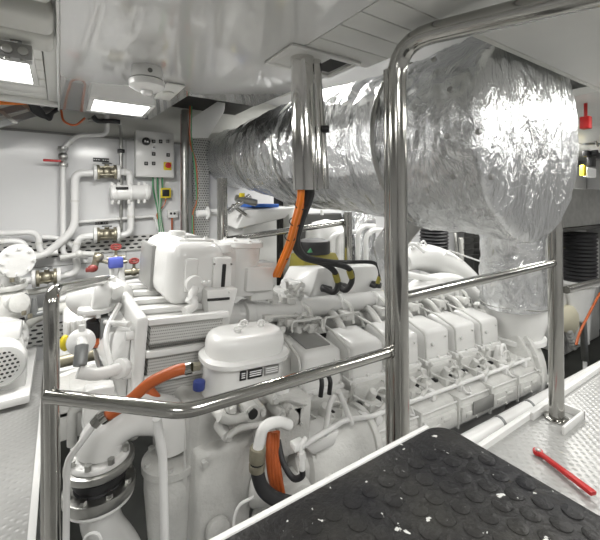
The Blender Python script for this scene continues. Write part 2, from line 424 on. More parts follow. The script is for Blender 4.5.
# ================================================================== FOIL DUCT
def foil_cyl(path, rf, amp, seg=96, n=60, cap=False, f=5., seed=0., circ=.35, flat=False):
    """path: list of (point) start/end; wrinkled swept cylinder"""
    p0, p1 = Vector(path[0]), Vector(path[1]); ax = (p1-p0).normalized(); up = Vector((0, 0, 1))
    if abs(ax.z) > .9: up = Vector((0, 1, 0))
    a = ax.cross(up).normalized(); b = ax.cross(a)
    if flat: a = Vector((-1, 0, 0)); b = Vector((0, 0, -1))
    mb = MB(); rings = []
    for i in range(n+1):
        t = i/n; r = rf(t); c = p0.lerp(p1, t); row = []
        for k in range(seg):
            th = 2*math.pi*k/seg; d = a*math.cos(th)+b*math.sin(th)
            q = c+d*r
            w = noise.noise(Vector((q.x*f+seed, q.y*f*circ, q.z*f)))*amp + abs(noise.noise(Vector((q.x*f*2.7, q.y*f*1.6+seed, q.z*f*2.7))))*amp*1.1 - abs(noise.noise(Vector((q.x*f*6, q.y*f*5+seed, q.z*f*4))))*amp*.5
            row.append(mb.bm.verts.new(q+d*w*min(1, r/.2)))
        rings.append(row)
    for x, y in zip(rings, rings[1:]):
        for k in range(seg): mb.bm.faces.new((x[k], x[(k+1) % seg], y[(k+1) % seg], y[k]))
    mb.bm.faces.new(rings[0][::-1]); mb.bm.faces.new(rings[-1]); return mb
dt = thing('exhaust_duct', (1.95, 1.2, 1.73), 'huge foil-wrapped exhaust duct with bulging near end hanging under the ceiling', 'duct')
DA = Vector((1.99, 1.40, 1.75)); DB = Vector((1.90, 4.48, 1.95))
def dr_(t):
    r = .50 if t < .5 else (.50-.10*min(1, (t-.5)/.22))
    for c, w in ((.12, .03), (.38, .03), (.62, .03)):
        r -= .018*math.exp(-((t-c)/.012)**2)
    if t > .78: r = .37
    return r
foil_cyl((DA, DB), dr_, .020, n=130, f=4.5).build('wrapping', 'foil', dt)
# near drum with rounded cap
def cap_r(t):
    R = .52+.07*t
    if t < .10: return .49+.04*math.sin(t/.10*math.pi/2)
    if t < .86: return R
    q = (t-.86)/.14
    return max(.02, R*(1-q**5)**.5) if q < 1 else .02
foil_cyl((Vector((2.0, 1.52, 1.745)), Vector((2.17, .905, 1.765))), cap_r, .026, n=110, f=4.2, seed=7, circ=.8, flat=True).build('end_drum', 'foil', dt, 'brighter, deeply crumpled foil drum at the near end')
def ring_at(y, r, tube_r, name, ma, seedv=0):
    c = DA.lerp(DB, (y-1.4)/3.08); m = MB(); path = []
    for k in range(49):
        th = 2*math.pi*k/48; wob = .012*math.sin(th*2+seedv)
        path.append(c+Vector((r*math.cos(th), wob+.05*math.sin(th+seedv), r*math.sin(th))))
    m.sweep(path, tube_r, 8); m.build(name, ma, dt)
ring_at(2.62, .505, .009, 'strap', 'brushed'); ring_at(3.55, .425, .012, 'strap', 'brushed', 1); ring_at(1.50, .52, .014, 'strap', 'brushed', .5)
m = MB()
for u, v in ((451, 90), (448, 136), (454, 176), (491, 177), (478, 132), (434, 60)):
    dx, dy = ray(u); # onto the drum cylinder side
    c = Vector((2.01, 0, 1.735)); s0 = None
    for k in range(400):
        d = .8+k*.004; p = D(u, v, d)
        if p.y < .88: continue
        if math.hypot(p.x-c.x, p.z-c.z) < .58 and p.y < 1.5:
            s0 = p; break
    if s0:
        nrm = Vector((s0.x-c.x, 0, s0.z-c.z)).normalized() if s0.y > .95 else Vector((0, -1, 0))
        m.cyl(s0-nrm*.006, s0+nrm*.012, .014, seg=12, bev=.003)
m.build('washer', 'label_grey', dt)
# foil riser at right end
rz = thing('exhaust_riser', Q(515, 320, 1.7), 'foil-wrapped vertical exhaust pipe on a white cone below the big duct', 'pipe')
rc = Q(513, 300, 1.75)
foil_cyl((Vector((rc.x, 1.75, .42)), Vector((rc.x-.1, 1.75, 2.0))), lambda t: .285-.06*t, .02, n=60, f=6, seed=3).build('wrapping', 'foil', rz)
m = MB(); m.lathe([(.10, -.35), (.17, -.2), (.19, .02), (.205, .10), (.25, .24), (.285, .40), (.275, .46)], (rc.x+.06, 1.75, 0), seg=36)
m.lathe([(.20, .07), (.245, .08), (.245, .12), (.20, .13)], (rc.x+.06, 1.75, 0), seg=36); m.build('cone', 'paint', rz)
ring = MB(); ring.tube([(rc.x+.29*math.cos(a*math.pi/12), 1.75+.29*math.sin(a*math.pi/12), .44+.01*math.sin(a)) for a in range(25)], .008, .01, 8); ring.build('strap', 'brushed', rz)

# folded foil flap / bracket and lever assembly left under drum
fl = thing('hanging_valve_actuator', Q(412, 215, 1.5), 'grey metal actuator with yellow tag hanging under the duct behind the centre post', 'actuator')
m = MB(); m.hull([Q(404, 205, 1.5), Q(420, 196, 1.5), Q(432, 212, 1.5), Q(412, 238, 1.5), Q(400, 255, 1.5), Q(404, 205, 1.62), Q(424, 198, 1.62), Q(434, 212, 1.62), Q(412, 238, 1.62), Q(400, 255, 1.62)], .006); m.build('housing', 'brushed', fl)
m = MB(); m.box(*sorted((Q(371, 240, 1.55).x, Q(392, 240, 1.55).x)), 1.5, 1.75, .62, 1.24, .01) if False else m.hull([Q(373, 243, 1.7), Q(388, 222, 1.7), Q(400, 245, 1.7), Q(385, 297, 1.7), Q(398, 297, 1.7), Q(373, 246, 1.9), Q(390, 224, 1.9), Q(404, 247, 1.9), Q(388, 297, 1.9), Q(402, 297, 1.9)], .006)
m.build('cover_plate', 'foil', fl)
m = MB(); c = Q(421, 222, 1.47); m.box(c.x-.016, c.x+.016, c.y-.01, c.y+.01, c.z-.012, c.z+.012, .003); m.build('tag', 'yellow', fl, 'yellow tag')
m = MB(); m.tube([Q(404, 204, 1.52), Q(424, 194, 1.52), Q(438, 210, 1.5)], .012); m.build('bracket', 'grey_metal', fl)

# ================================================================== CABLE CONDUIT
cd = thing('cable_conduit', (1.01, 1.47, CZ), 'polished steel cable trunk dropping from the ceiling in front of the foil duct', 'conduit')
top = G(303, 59, CZ) if False else Vector((1.0, 1.47, CZ))
m = MB(); pt = []
def ell(mb, c0, c1, rx0, ry0, rx1, ry1, n=16, seg=28):
    rings = []
    for i in range(n+1):
        t = i/n; s_ = t*t*(3-2*t); c = Vector(c0).lerp(Vector(c1), t)
        rx = rx0+(rx1-rx0)*s_; ry = ry0+(ry1-ry0)*s_
        rings.append([mb.bm.verts.new(c+Vector((.834, -.552, 0))*rx*math.cos(2*math.pi*k/seg)+Vector((.552, .834, 0))*ry*math.sin(2*math.pi*k/seg)) for k in range(seg)])
    for a, b in zip(rings, rings[1:]):
        for k in range(seg): mb.bm.faces.new((a[k], a[(k+1) % seg], b[(k+1) % seg], b[k]))
    mb.bm.faces.new(rings[0][::-1]); mb.bm.faces.new(rings[-1])
ell(m, D(302, 50, 1.76), D(306, 190, 1.76), .058, .055, .062, .045); m.build('trunk', 'chrome', cd)
m = MB(); ell(m, D(314, 50, 1.80), D(318, 189, 1.78), .034, .034, .056, .042); m.build('trunk', 'chrome', cd)
m = MB(); m.cyl(D(322, 129, 1.76), D(329, 129, 1.76), .018, seg=16); m.build('clip', 'black', cd)
pf = thing('ceiling_hatch_frame', (1.05, 1.5, CZ-.01), 'white flanged ceiling cut-out frame around the steel cable trunk', 'frame')
m = MB(); x0, x1, y0, y1 = .86, 1.27, 1.36, 1.62; w = .03
m.box(x0, x1, y0, y0+w, CZ-.014, CZ-.002, .002); m.box(x0, x1, y1-w, y1, CZ-.014, CZ-.002, .002); m.box(x0, x0+w, y0+w, y1-w, CZ-.014, CZ-.002, .002); m.box(x1-w, x1, y0+w, y1-w, CZ-.014, CZ-.002, .002)
m.build('flange', 'slat_white', pf)
m = MB(); m.box(x0+w, 1.10, y0+w, y1-w, CZ-.012, CZ-.002, 0); m.build('cover_plate', 'slat_white', pf)
m = MB(); m.box(1.10, 1.22, y0+w, y1-w-.03, CZ-.006, CZ-.002, 0); m.build('opening', 'dark', pf)
# cables out of trunk
for i, (du, dd) in enumerate(((0, 0), (5, .02), (2.5, -.03))):
    m = MB(); m.spline([D(300+du, 184, 1.77+dd*.5), D(299+du, 200, 1.79+dd), D(294+du, 220, 1.9+dd), D(287+du, 245, 2.1+dd), D(274+du, 276, 2.3+dd)], .0125, 10)
    one(m, 'orange_cable', 'orange_cable', 'orange power cable in the tied bundle hanging from the steel cable trunk', 'cable', 'orange cables from the cable trunk')
m = MB()
for u, v, d in ((301, 205, 1.82), (295, 222, 1.93), (290, 237, 2.05), (284, 256, 2.2)):
    c = D(u, v, d); path = []
    tdir = (D(u-3, v+10, d+.06)-c).normalized(); a = tdir.cross(Vector((0, 1, 0))).normalized(); b = tdir.cross(a)
    path = [c+a*.030*math.cos(t*math.pi/8)+b*.030*math.sin(t*math.pi/8) for t in range(17)]; m.sweep(path, .003, 6)
one(m, 'cable_ties', 'black', 'black cable ties wrapped around the orange cable bundle', 'cable ties')

# ================================================================== ENGINE
TILT = math.atan(.075); EO = Vector((1.1, 1.9, 0))
eng = thing('marine_engine', EO, 'big white-painted twelve-cylinder diesel engine filling the space behind the rail', 'engine', rot=(0, TILT, 0))
EM = Matrix.Translation(EO) @ Matrix.Rotation(TILT, 4, 'Y'); EMI = EM.inverted()
def E(u, v, Y): return EMI @ Q(u, v, Y) + EO    # local coordinates kept in room axes (offset by EO)
def ebuild(mb, name, ma, parent=None, label=None):
    """mesh given in untilted room axes about EO"""
    bmesh.ops.recalc_face_normals(mb.bm, faces=mb.bm.faces[:])
    if parent is None or parent is eng:
        parent = eng
    mb.bm.transform(Matrix.Translation(-EO))
    if name in SPLIT:
        for ib in islands(mb.bm):
            q = MB(); q.bm.free(); q.bm = ib; o = q.build_one(name, ma, None, label); o.parent = parent
        mb.bm.free(); return o
    o = mb.build_one(name, ma, None, label); o.parent = parent
    return o
# crankcase
m = MB()
for sgn, f in ((1, lambda y: y), (-1, lambda y: 3.96-y)):
    m.extr([(f(1.66), .19), (f(1.50), .13), (f(1.465), .08), (f(1.455), -.04), (f(1.50), -.085), (f(1.68), -.14), (f(1.74), -.34), (f(1.98), -.36), (f(1.98), .20)], .95, 3.52, .008)
m.extr([(1.62, -.05), (2.35, -.05), (2.25, -.55), (1.72, -.55)], .9, 3.3, .02)
m.box(1.0, 3.5, 1.80, 2.16, .10, .30, .01)
ebuild(m, 'crankcase', 'casting', eng)
# side gallery with panels, ribs, bolts
m = MB()
for k in range(7):
    x = 1.05+k*.40
    if k < 6:
        m.box(x+.03, x+.37, 1.445, 1.50, -.03, .075, .010)
        m.box(x+.07, x+.19, 1.438, 1.46, .0, .035, .006); m.box(x+.22, x+.30, 1.440, 1.46, .03, .055, .006)
    m.box(x-.006, x+.010, 1.448, 1.66, -.06, .145, .005)
    for zz in (-.02, .065): m.cyl((x+.2, 1.46, zz), (x+.2, 1.436, zz), .009, seg=6)
ebuild(m, 'inspection_cover', 'casting', eng)
m = MB(); c = E(483, 404, 1.44); m.box(c.x-.13, c.x+.13, 1.432, 1.440, c.z-.045, c.z+.045, .002); ebuild(m, 'nameplate', 'label_grey', eng, 'grey metal nameplate')
# big bulge at near-left (flywheel side) and end housing
m = MB()
m.cyl((1.02, 1.60, .02), (1.46, 1.60, .02), .185, seg=40, bev=.04); m.cyl((1.44, 1.60, .02), (1.48, 1.60, .02), .195, seg=40, bev=.005)
m.box(1.0, 1.44, 1.6, 2.0, -.2, .2, .02)
m.cyl((1.10, 1.42, .02), (1.10, 1.38, .02), .030, seg=20, bev=.004); m.cyl((1.10, 1.39, .02), (1.10, 1.375, .02), .016, seg=20)
for x, z in ((1.22, .03), (1.32, .05), (1.28, -.06)): m.cyl((x, 1.42, z), (x, 1.405, z), .014, seg=6)
ebuild(m, 'end_housing', 'casting', eng)
m = MB()
m.cyl((3.40, 1.98, .0), (3.66, 1.98, .0), .50, seg=48, bev=.03); m.cyl((3.44, 1.98, .0), (3.50, 1.98, .0), .54, seg=48, bev=.01); m.bolts((3.44, 1.98, 0), (-1, 0, 0), .52, 30, .012, .015)
m.hull([(3.30, 1.52, .16), (3.36, 1.52, .16), (3.36, 1.52, .20), (3.74, 1.46, -.12), (3.80, 1.46, -.12), (3.80, 1.46, -.06), (3.30, 1.62, .16), (3.36, 1.62, .2), (3.74, 1.6, -.12), (3.8, 1.6, -.06)], .01)
for k in range(5):
    c = Vector((3.35+k*.085, 1.45, .14-k*.06)); m.cyl(c+Vector((0, .02, 0)), c, .014, seg=6)
ebuild(m, 'flywheel_housing', 'casting', eng)
# lifting eye
m = MB(); c = E(500, 362, 1.62)
m.hull([(c.x-.07, 1.58, c.z-.06), (c.x+.07, 1.58, c.z-.06), (c.x-.07, 1.66, c.z-.06), (c.x+.07, 1.66, c.z-.06), (c.x-.04, 1.61, c.z+.14), (c.x+.04, 1.61, c.z+.14), (c.x-.04, 1.65, c.z+.14), (c.x+.04, 1.65, c.z+.14)], .015)
m.tube([(c.x-.035, 1.60, c.z), (c.x-.035, 1.60, c.z+.12), (c.x, 1.60, c.z+.16), (c.x+.035, 1.60, c.z+.12), (c.x+.035, 1.60, c.z)], .014, .03, 8)
ebuild(m, 'lifting_eye', 'paint', eng)
# valve covers
PITCH = .37
cover_me = None
for k in range(6):
    x = 1.13+k*PITCH
    for row, (yf, sg) in enumerate(((1.74, 1), (2.98-.02, -1))):
        m = MB()
        yb = yf+.34*sg
        m.hull([(x+.008, yf, .27), (x+.322, yf, .27), (x+.018, yf+.012*sg, .50), (x+.312, yf+.012*sg, .50),
                (x+.008, yb, .27), (x+.322, yb, .27), (x+.022, yb-.05*sg, .535), (x+.308, yb-.05*sg, .535)], .034, 4)
        o = ebuild(m, 'valve_cover', 'paint', eng)
        m = MB(); m.hull([(x, yf-.015*sg, .262), (x+.325, yf-.015*sg, .262), (x, yf-.015*sg, .288), (x+.325, yf-.015*sg, .288), (x, yb+.01*sg, .262), (x+.325, yb+.01*sg, .262), (x, yb+.01*sg, .33), (x+.325, yb+.01*sg, .33)], .006)
        for xx in (x+.03, x+.16, x+.295): m.cyl((xx, yf-.006*sg, .28), (xx, yf-.006*sg, .305), .010, seg=8)
        ebuild(m, 'flange', 'paint', o)
        if row == 0 and k == 0:
            m = MB(); m.box(x+.07, x+.255, -.10, .10, -.004, .005, .001, m=Matrix.Translation((0, yf+.165, .524)) @ Matrix.Rotation(.122, 4, 'X'))
            ebuild(m, 'data_plate', 'label_grey', o, 'dark grey data plate on top')
        if row == 0:
            m = MB(); m.cyl((x+.09, yf+.008, .40), (x+.09, yf-.014, .398), .014, seg=12, bev=.003)
            m.cyl((x+.25, yf+.006, .44), (x+.25, yf-.008, .44), .007, seg=8); ebuild(m, 'screw', 'paint', o)
# cylinder heads + injection clutter per cylinder
rnd = random.Random(11)
for k in range(6):
    x = 1.12+k*PITCH; m = MB()
    m.box(x+.01, x+.33, 1.68, 2.08, .15, .265, .012)
    m.box(x+.04, x+.14, 1.57, 1.72, .13, .21, .012); m.box(x+.20, x+.30, 1.60, 1.70, .14, .20, .012)
    m.cyl((x+.09, 1.64, .19), (x+.09, 1.60, .27), .026, seg=12, bev=.004); m.cyl((x+.25, 1.65, .19), (x+.25, 1.63, .25), .02, seg=10)
    m.tube([(x+.09, 1.61, .24), (x+.13, 1.58, .29), (x+.20, 1.60, .26), (x+.24, 1.66, .28), (x+.27, 1.72, .25)], .007, .02, 8)
    m.tube([(x-.02, 1.66, .24), (x+.04, 1.60, .21), (x+.10, 1.56, .19), (x+.18, 1.555, .2), (x+.22, 1.60, .24)], .007, .02, 8)
    m.cyl((x-.02, 1.70, .16), (x-.02, 1.66, .30), .012, seg=8)
    m.sph((x-.02, 1.66, .30), .018); m.sph((x+.335, 1.70, .235), .022)
    m.tube([(x-.02, 1.70, .33), (x-.025, 1.72, .50), (x-.02, 1.9, .56), (x-.02, 2.1, .58)], .009, .03, 8)
    m.tube([(x+.03, 1.55, .16), (x+.06, 1.51, .20), (x+.10, 1.51, .23)], .012, .03, 8)
    for q in range(4):
        a = x+rnd.random()*.3; m.cyl((a, 1.58+rnd.random()*.05, .15), (a, 1.58, .19+rnd.random()*.03), .011, seg=6)
    ebuild(m, 'cylinder_head', 'casting', eng)
    m = MB(); m.hull([(x+.155, 1.61, .175), (x+.18, 1.61, .175), (x+.155, 1.65, .175), (x+.18, 1.65, .175), (x+.158, 1.615, .21), (x+.177, 1.615, .21), (x+.158, 1.645, .21), (x+.177, 1.645, .21)], .006)
    m.box(x+.0, x+.035, 1.63, 1.67, .175, .195, .006)
    ebuild(m, 'connector', 'black', eng, 'black electrical connector')
# fuel rail along the side
m = MB(); m.tube([E(304, 446, 1.36), E(312, 440, 1.36), E(345, 420, 1.46), (1.46, 1.50, .195), (3.40, 1.53, .195)], .013, .05, 10)
for k in range(7):
    x = 1.42+k*.31; m.box(x, x+.04, 1.51, 1.57, .14, .205, .006)
    if k % 2: m.tube([(x+.02, 1.52, .19), (x+.03, 1.49, .14), (x+.09, 1.48, .12), (x+.08, 1.50, .17)], .007, .02, 8)
m.cyl((1.52, 1.50, .165), (1.52, 1.485, .165), .028, seg=20, bev=.003)
ebuild(m, 'fuel_rail', 'pipe_white', eng)
# second thin rail above pan, piping
m = MB(); m.tube([(1.49, 1.47, .115), (3.42, 1.47, .115)], .006, seg=6)
ebuild(m, 'drain_pipe', 'pipe_white', eng)
# intake manifold pipes between the banks
m = MB(); m.tube([(.55, 2.18, .64), (3.4, 2.24, .64)], .072, seg=22)
for x in (1.0, 1.38, 1.75, 2.12, 2.5, 2.87, 3.24): m.cyl((x, 2.20, .64), (x+.05, 2.20, .64), .082, seg=22, bev=.006)
m.cyl((.62, 2.18, .64), (.90, 2.185, .64), .082, seg=22, bev=.012); m.cyl((.94, 2.185, .64), (1.0, 2.19, .64), .10, seg=22, bev=.01)
ebuild(m, 'coolant_manifold', 'paint', eng)
m = MB(); m.tube([(1.2, 2.30, .50), (3.5, 2.30, .50)], .09, seg=20)
for k in range(6):
    x = 1.28+k*PITCH; m.tube([(x, 1.98, .50), (x, 2.10, .60), (x, 2.24, .60)], .028, .05, 10); m.tube([(x+.12, 2.02, .54), (x+.12, 2.05, .66), (x+.12, 2.2, .70)], .014, .04, 8)
    m.tube([(x+.02, 2.06, .55), (x+.14, 2.06, .60), (x+.22, 2.07, .60), (x+.24, 2.03, .50)], .010, .02, 8)
    m.box(x+.05, x+.12, 2.02, 2.14, .56, .62, .01)
ebuild(m, 'air_manifold', 'casting', eng)
# clutter cluster near front between tank and box
m = MB()
for i in range(26):
    u = rnd.uniform(262, 302); v = rnd.uniform(286, 302); c = E(u, v, 2.12+rnd.uniform(-.06, .1))
    if i % 3 == 0: m.box(c.x-.025, c.x+.025, c.y-.02, c.y+.02, c.z-.02, c.z+.02, .006)
    elif i % 3 == 1: m.cyl(c, c+Vector((rnd.uniform(-.04, .04), -.02, .05)), .012, seg=8)
    else: m.sph(c, .018)
for i in range(22):
    u = rnd.uniform(250, 318); v = rnd.uniform(318, 332); c = E(u, v, 1.98+rnd.uniform(-.06, .1))
    if i % 2: m.box(c.x-.03, c.x+.03, c.y-.02, c.y+.02, c.z-.02, c.z+.02, .006)
    else: m.cyl(c, c+Vector((.03, -.02, .04)), .012, seg=8)
m.tube([E(265, 327, 1.95), E(268, 318, 1.95), E(276, 316, 1.95), E(310, 316, 2.0)], .009, .02, 8)
m.tube([E(292, 332, 1.9), E(292, 322, 1.9), E(322, 318, 1.95), E(322, 330, 1.9)], .008, .02, 8)
m.tube([E(323, 332, 1.9), E(325, 318, 1.95), E(350, 314, 2.0)], .009, .02, 8)
m.tube([E(240, 326, 2.0), E(258, 330, 1.9), E(275, 340, 1.85)], .04, .08, 14)
m.hull([(1.0, 1.85, .25), (1.25, 1.85, .25), (1.0, 2.3, .25), (1.25, 2.3, .25), (1.0, 1.9, .52), (1.2, 1.9, .52), (1.0, 2.2, .55), (1.2, 2.2, .55)], .02)
m.box(.62, 1.05, 1.95, 2.35, .1, .54, .02)
ebuild(m, 'bracket', 'casting', eng)
# white cable box on top with black cable boots
m = MB()
a = E(307, 300, 2.25); b = E(386, 300, 2.35)
x0, x1 = a.x, b.x; z0 = .672
m.hull([(x0+.04, 2.28, z0), (x1, 2.28, z0), (x0+.13, 2.30, z0+.235), (x1-.03, 2.30, z0+.235), (x0-.10, 2.56, z0), (x1, 2.56, z0), (x0+.02, 2.56, z0+.215), (x1-.03, 2.56, z0+.215)], .008, 2)
m.box(x0-.14, x1+.03, 2.24, 2.66, z0-.035, z0-.008, .004)
jb = ebuild(m, 'junction_box', 'paint', eng)
m = MB(); m.box(x0-.16, x1+.04, 2.25, 2.67, z0-.052, z0-.036, .002); ebuild(m, 'gasket', 'black', jb)
m = MB()
for u, v in ((322, 288), (337, 285), (372, 284)):
    c = E(u, v, 2.28); m.cyl(c, c+Vector((.03, -.075, 0)), .030, .026, seg=16, bev=.004)
ebuild(m, 'cable_boot', 'rubber', jb)
m = MB(); c = E(292, 290, 2.3)
m.box(c.x-.10, c.x+.02, 2.2, 2.5, .62, .75, .02); m.tube([c+Vector((-.14, -.08, -.05)), c+Vector((-.02, -.1, -.03)), c+Vector((.07, -.08, -.07))], .045, .05, 14)
m.box(c.x-.05, c.x+.06, 2.2, 2.4, .74, .82, .02); ebuild(m, 'thermostat_housing', 'paint', eng)
# turbo / air ducts behind right (far bank)
m = MB()
m.spline([E(404, 262, 2.75), E(420, 257, 2.75), E(445, 265, 2.75), E(470, 285, 2.75), E(484, 305, 2.75)], .14, 20, 8, lambda t: .75+.5*math.sin(t*3.0))
m.spline([E(405, 300, 2.5), E(425, 285, 2.5), E(455, 283, 2.5), E(478, 300, 2.5)], .10, 18, 8)
m.tube([E(404, 274, 2.45), E(425, 278, 2.45), E(466, 284, 2.45)], .035, .05, 12)
m.tube([E(404, 290, 2.4), E(404, 305, 2.4), E(470, 308, 2.4)], .05, .05, 12)
for i in range(14):
    c = E(rnd.uniform(405, 482), rnd.uniform(300, 315), 2.2); m.box(c.x-.03, c.x+.03, c.y-.03, c.y+.03, c.z-.02, c.z+.02, .008)
ebuild(m, 'air_duct', 'paint', eng)
m = MB()
for k in range(5):
    c = E(408+k*3.2, 247-k*1.0+ (k % 2)*3, 2.7); m.tube([c, c+Vector((.05, 0, .03)), c+Vector((.10, 0, -.02))], .012, .02, 8)
m.tube([E(403, 252, 2.6), E(406, 245, 2.6), E(414, 243, 2.6), E(424, 252, 2.6)], .018, .06, 10); m.tube([E(440, 262, 2.6), E(448, 250, 2.6), E(482, 262, 2.6)], .010, .04, 8)
ebuild(m, 'oil_pipe', 'pipe_white', eng)

# ---- coolant expansion tank
m = MB(); m.box(.39, .71, 1.92, 2.62, .79, 1.13, .085, 5); m.box(.60, .90, 2.06, 2.62, .80, 1.10, .04, 4)
tk = ebuild(m, 'coolant_tank', 'paint', eng)
m = MB(); m.box(.372, .395, 2.26, 2.60, .82, 1.08, .004); ebuild(m, 'end_plate', 'label_grey', tk, 'worn grey end plate')
m = MB(); m.box(.47, .54, 1.905, 1.935, .87, 1.05, .014); m.box(.46, .66, 2.02, 2.55, 1.12, 1.142, .01)
for x in (.50, .62): m.cyl((x, 2.06, 1.14), (x, 2.06, 1.155), .012, seg=6)
m.cyl((.52, 2.3, 1.13), (.52, 2.3, 1.17), .05, seg=20, bev=.006); ebuild(m, 'lid', 'paint', tk)
m = MB(); m.box(.50, .63, 2.12, 2.24, 1.141, 1.146, .001); ebuild(m, 'data_plate', 'label_grey', tk)
# gauge block with slot, cylinder with cap
m = MB(); a = E(212, 290, 1.90); b = E(233, 260, 1.90)
m.box(a.x, b.x, 1.90, 2.12, a.z-.01, b.z+.015, .012)
gb = ebuild(m, 'sight_glass_block', 'paint', eng)
m = MB(); c = E(223.5, 275, 1.90); m.box(c.x-.011, c.x+.011, 1.893, 1.902, c.z-.065, c.z+.06, .009, 3); ebuild(m, 'slot', 'black', gb)
m = MB()
for u, v in ((214, 264), (231, 264), (214, 289), (231, 289)):
    c = E(u, v, 1.9); m.cyl(c, c+Vector((0, -.008, 0)), .006, seg=6)
ebuild(m, 'screw', 'steel', gb)
m = MB(); c = E(244, 262, 2.1)
m.lathe([(.115, c.z-.20), (.118, c.z+.09), (.135, c.z+.095), (.135, c.z+.125), (.12, c.z+.135), (.03, c.z+.14)], (c.x, 2.15, 0), seg=30)
m.bolts((c.x, 2.15, c.z+.125), (0, 0, 1), .118, 8, .009, .016)
m.box(c.x-.02, c.x+.17, 2.0, 2.12, c.z-.17, c.z-.02, .015); m.box(c.x+.04, c.x+.20, 2.05, 2.2, c.z-.24, c.z+.0, .012)
m.cyl(E(223, 244, 2.0), E(223, 252, 2.0), .045, .055, seg=20, bev=.006)
ebuild(m, 'header_cylinder', 'paint', eng)
# bracket under tank with black slot, bosses and elbow fitting
m = MB(); a = E(203, 335, 1.85); b = E(238, 288, 1.85)
m.hull([(a.x+.03, 1.84, a.z), (b.x-.05, 1.84, a.z-.01), (a.x, 1.84, b.z), (b.x, 1.84, b.z), (a.x+.03, 2.1, a.z), (b.x-.05, 2.1, a.z), (a.x, 2.1, b.z), (b.x, 2.1, b.z)], .012)
c = E(216, 329, 1.84); m.cyl(c, c+Vector((0, -.02, 0)), .040, seg=24, bev=.005); m.cyl(c+Vector((0, -.02, 0)), c+Vector((0, -.03, 0)), .018, seg=20)
c = E(194, 284, 1.90); m.cyl(c+Vector((0, .06, 0)), c+Vector((0, -.03, 0)), .048, seg=24, bev=.006)
m.tube([c+Vector((0, -.02, -.01)), E(191, 297, 1.86), E(196, 306, 1.84), E(186, 311, 1.82)], .022, .04, 14)
m.cyl(E(189, 297, 1.86), E(194, 301, 1.86), .029, seg=16, bev=.003); m.cyl(E(190, 309, 1.83), E(185, 312, 1.82), .026, seg=16)
for u, v in ((204, 282), (209, 282), (230, 292), (219, 316)):
    q = E(u, v, 1.84); m.cyl(q, q+Vector((0, -.015, 0)), .010, seg=6)
ebuild(m, 'mounting_bracket', 'paint', eng)
m = MB(); a = E(208, 300.5, 1.83); b = E(230, 299, 1.83); m.box(a.x, b.x, 1.832, 1.845, a.z-.006, a.z+.007, .002); ebuild(m, 'slot', 'black', eng)
# ---- plate heat exchanger (charge air cooler) at the front
CX0, CX1, CY0, CY1 = .27, .66, 1.75, 2.75
ZT = .79; ZB = .40
m = MB()
m.box(CX0+.02, CX1-.02, CY0+.02, CY1-.02, ZB, ZT-.02, .002)
co = ebuild(m, 'heat_exchanger', 'fins', eng, 'finned grey cooler block')
m = MB()
for z in (ZT, .645, .53, ZB+.01): m.box(CX0, CX1, CY0-.012, CY0+.025, z-.02, z+.012, .008)
for y in (1.95, 2.15, 2.35, 2.55): m.box(CX0, CX1, y-.022, y+.022, ZT-.02, ZT+.012, .008)
ebuild(m, 'tie_bar', 'paint', co)
m = MB()
for z in (.655, .668): m.box(CX0+.02, CX1-.03, CY0+.010, CY0+.022, z, z+.008, .001)
for y in (1.85, 2.04, 2.24, 2.45): m.box(CX0+.02, CX1-.02, y-.006, y+.006, ZT-.02, ZT-.012, .001)
ebuild(m, 'seam_strip', 'seam', co)
m = MB()   # pressed end plate with diamond ribs
m.hull([(CX0-.05, CY0-.03, ZB-.12), (CX0, CY0-.03, ZB-.12), (CX0-.05, CY0-.03, ZT+.03), (CX0, CY0-.03, ZT+.03), (CX0-.05, CY1+.03, ZB-.12), (CX0, CY1, ZB-.12), (CX0-.05, CY1+.03, ZT+.03), (CX0, CY1, ZT+.03)], .02, 3)
yc = (CY0+CY1)/2; zc = .58
m.hull([(CX0-.05, CY0+.06, ZT-.04), (CX0-.05, CY1-.06, ZT-.04), (CX0-.05, CY0+.06, ZB-.04), (CX0-.05, CY1-.06, ZB-.04), (CX0-.17, yc-.12, zc), (CX0-.17, yc+.12, zc), (CX0-.13, CY0+.12, zc)], .025, 3)
for (ya, za), (yb2, zb2) in (((CY0+.02, ZT-.01), (CY1-.1, zc)), ((CY0+.02, ZB), (CY1-.1, zc)), ((CY0+.03, zc), (CY1, ZT)), ((CY0+.35, ZT), (CY0+.10, zc)), ((CY0+.35, ZB), (CY0+.10, zc))):
    m.tube([(CX0-.07, ya, za), (CX0-.15, (ya+yb2)/2, (za+zb2)/2), (CX0-.12, yb2, zb2)], .013, .1, 10)
for z in (ZT-.06, zc-.02, ZB-.02): m.cyl((CX0-.04, CY0+.02, z), (CX0-.085, CY0+.02, z), .020, seg=12, bev=.004)
ebuild(m, 'end_cover', 'paint', co)
# pipes at cooler bottom left
m = MB()
c = E(124, 362, 1.62)
m.tube([E(78, 372, 1.62), E(96, 375, 1.62), E(128, 366, 1.72)], .0235, .05, 18); m.cyl(E(118, 369, 1.68), E(124, 368, 1.70), .04, seg=20, bev=.004)
m.box(E(126, 0, 1.70).x-.03, E(126, 0, 1.70).x+.08, 1.68, 1.76, .40, .56, .015)
ebuild(m, 'water_pipe', 'paint', eng)
m = MB(); m.cyl(E(82, 345, 1.66), E(80, 366, 1.62), .024, seg=20, bev=.004); ebuild(m, 'rubber_sleeve', 'grey_metal', eng, 'grey-olive rubber sleeve')
m = MB(); c = E(82, 341, 1.75); m.lathe([(.02, -.03), (.050, -.027), (.054, -.022), (.054, -.012), (.04, .0), (.015, .010)], c, axis=(.1, -.8, .45), seg=28); m.cyl(c, E(82, 348, 1.66), .021, seg=18, bev=.005)
m.cyl(E(82, 325, 1.75), E(82, 331, 1.75), .012, seg=10); ebuild(m, 'pump_volute', 'paint', eng)
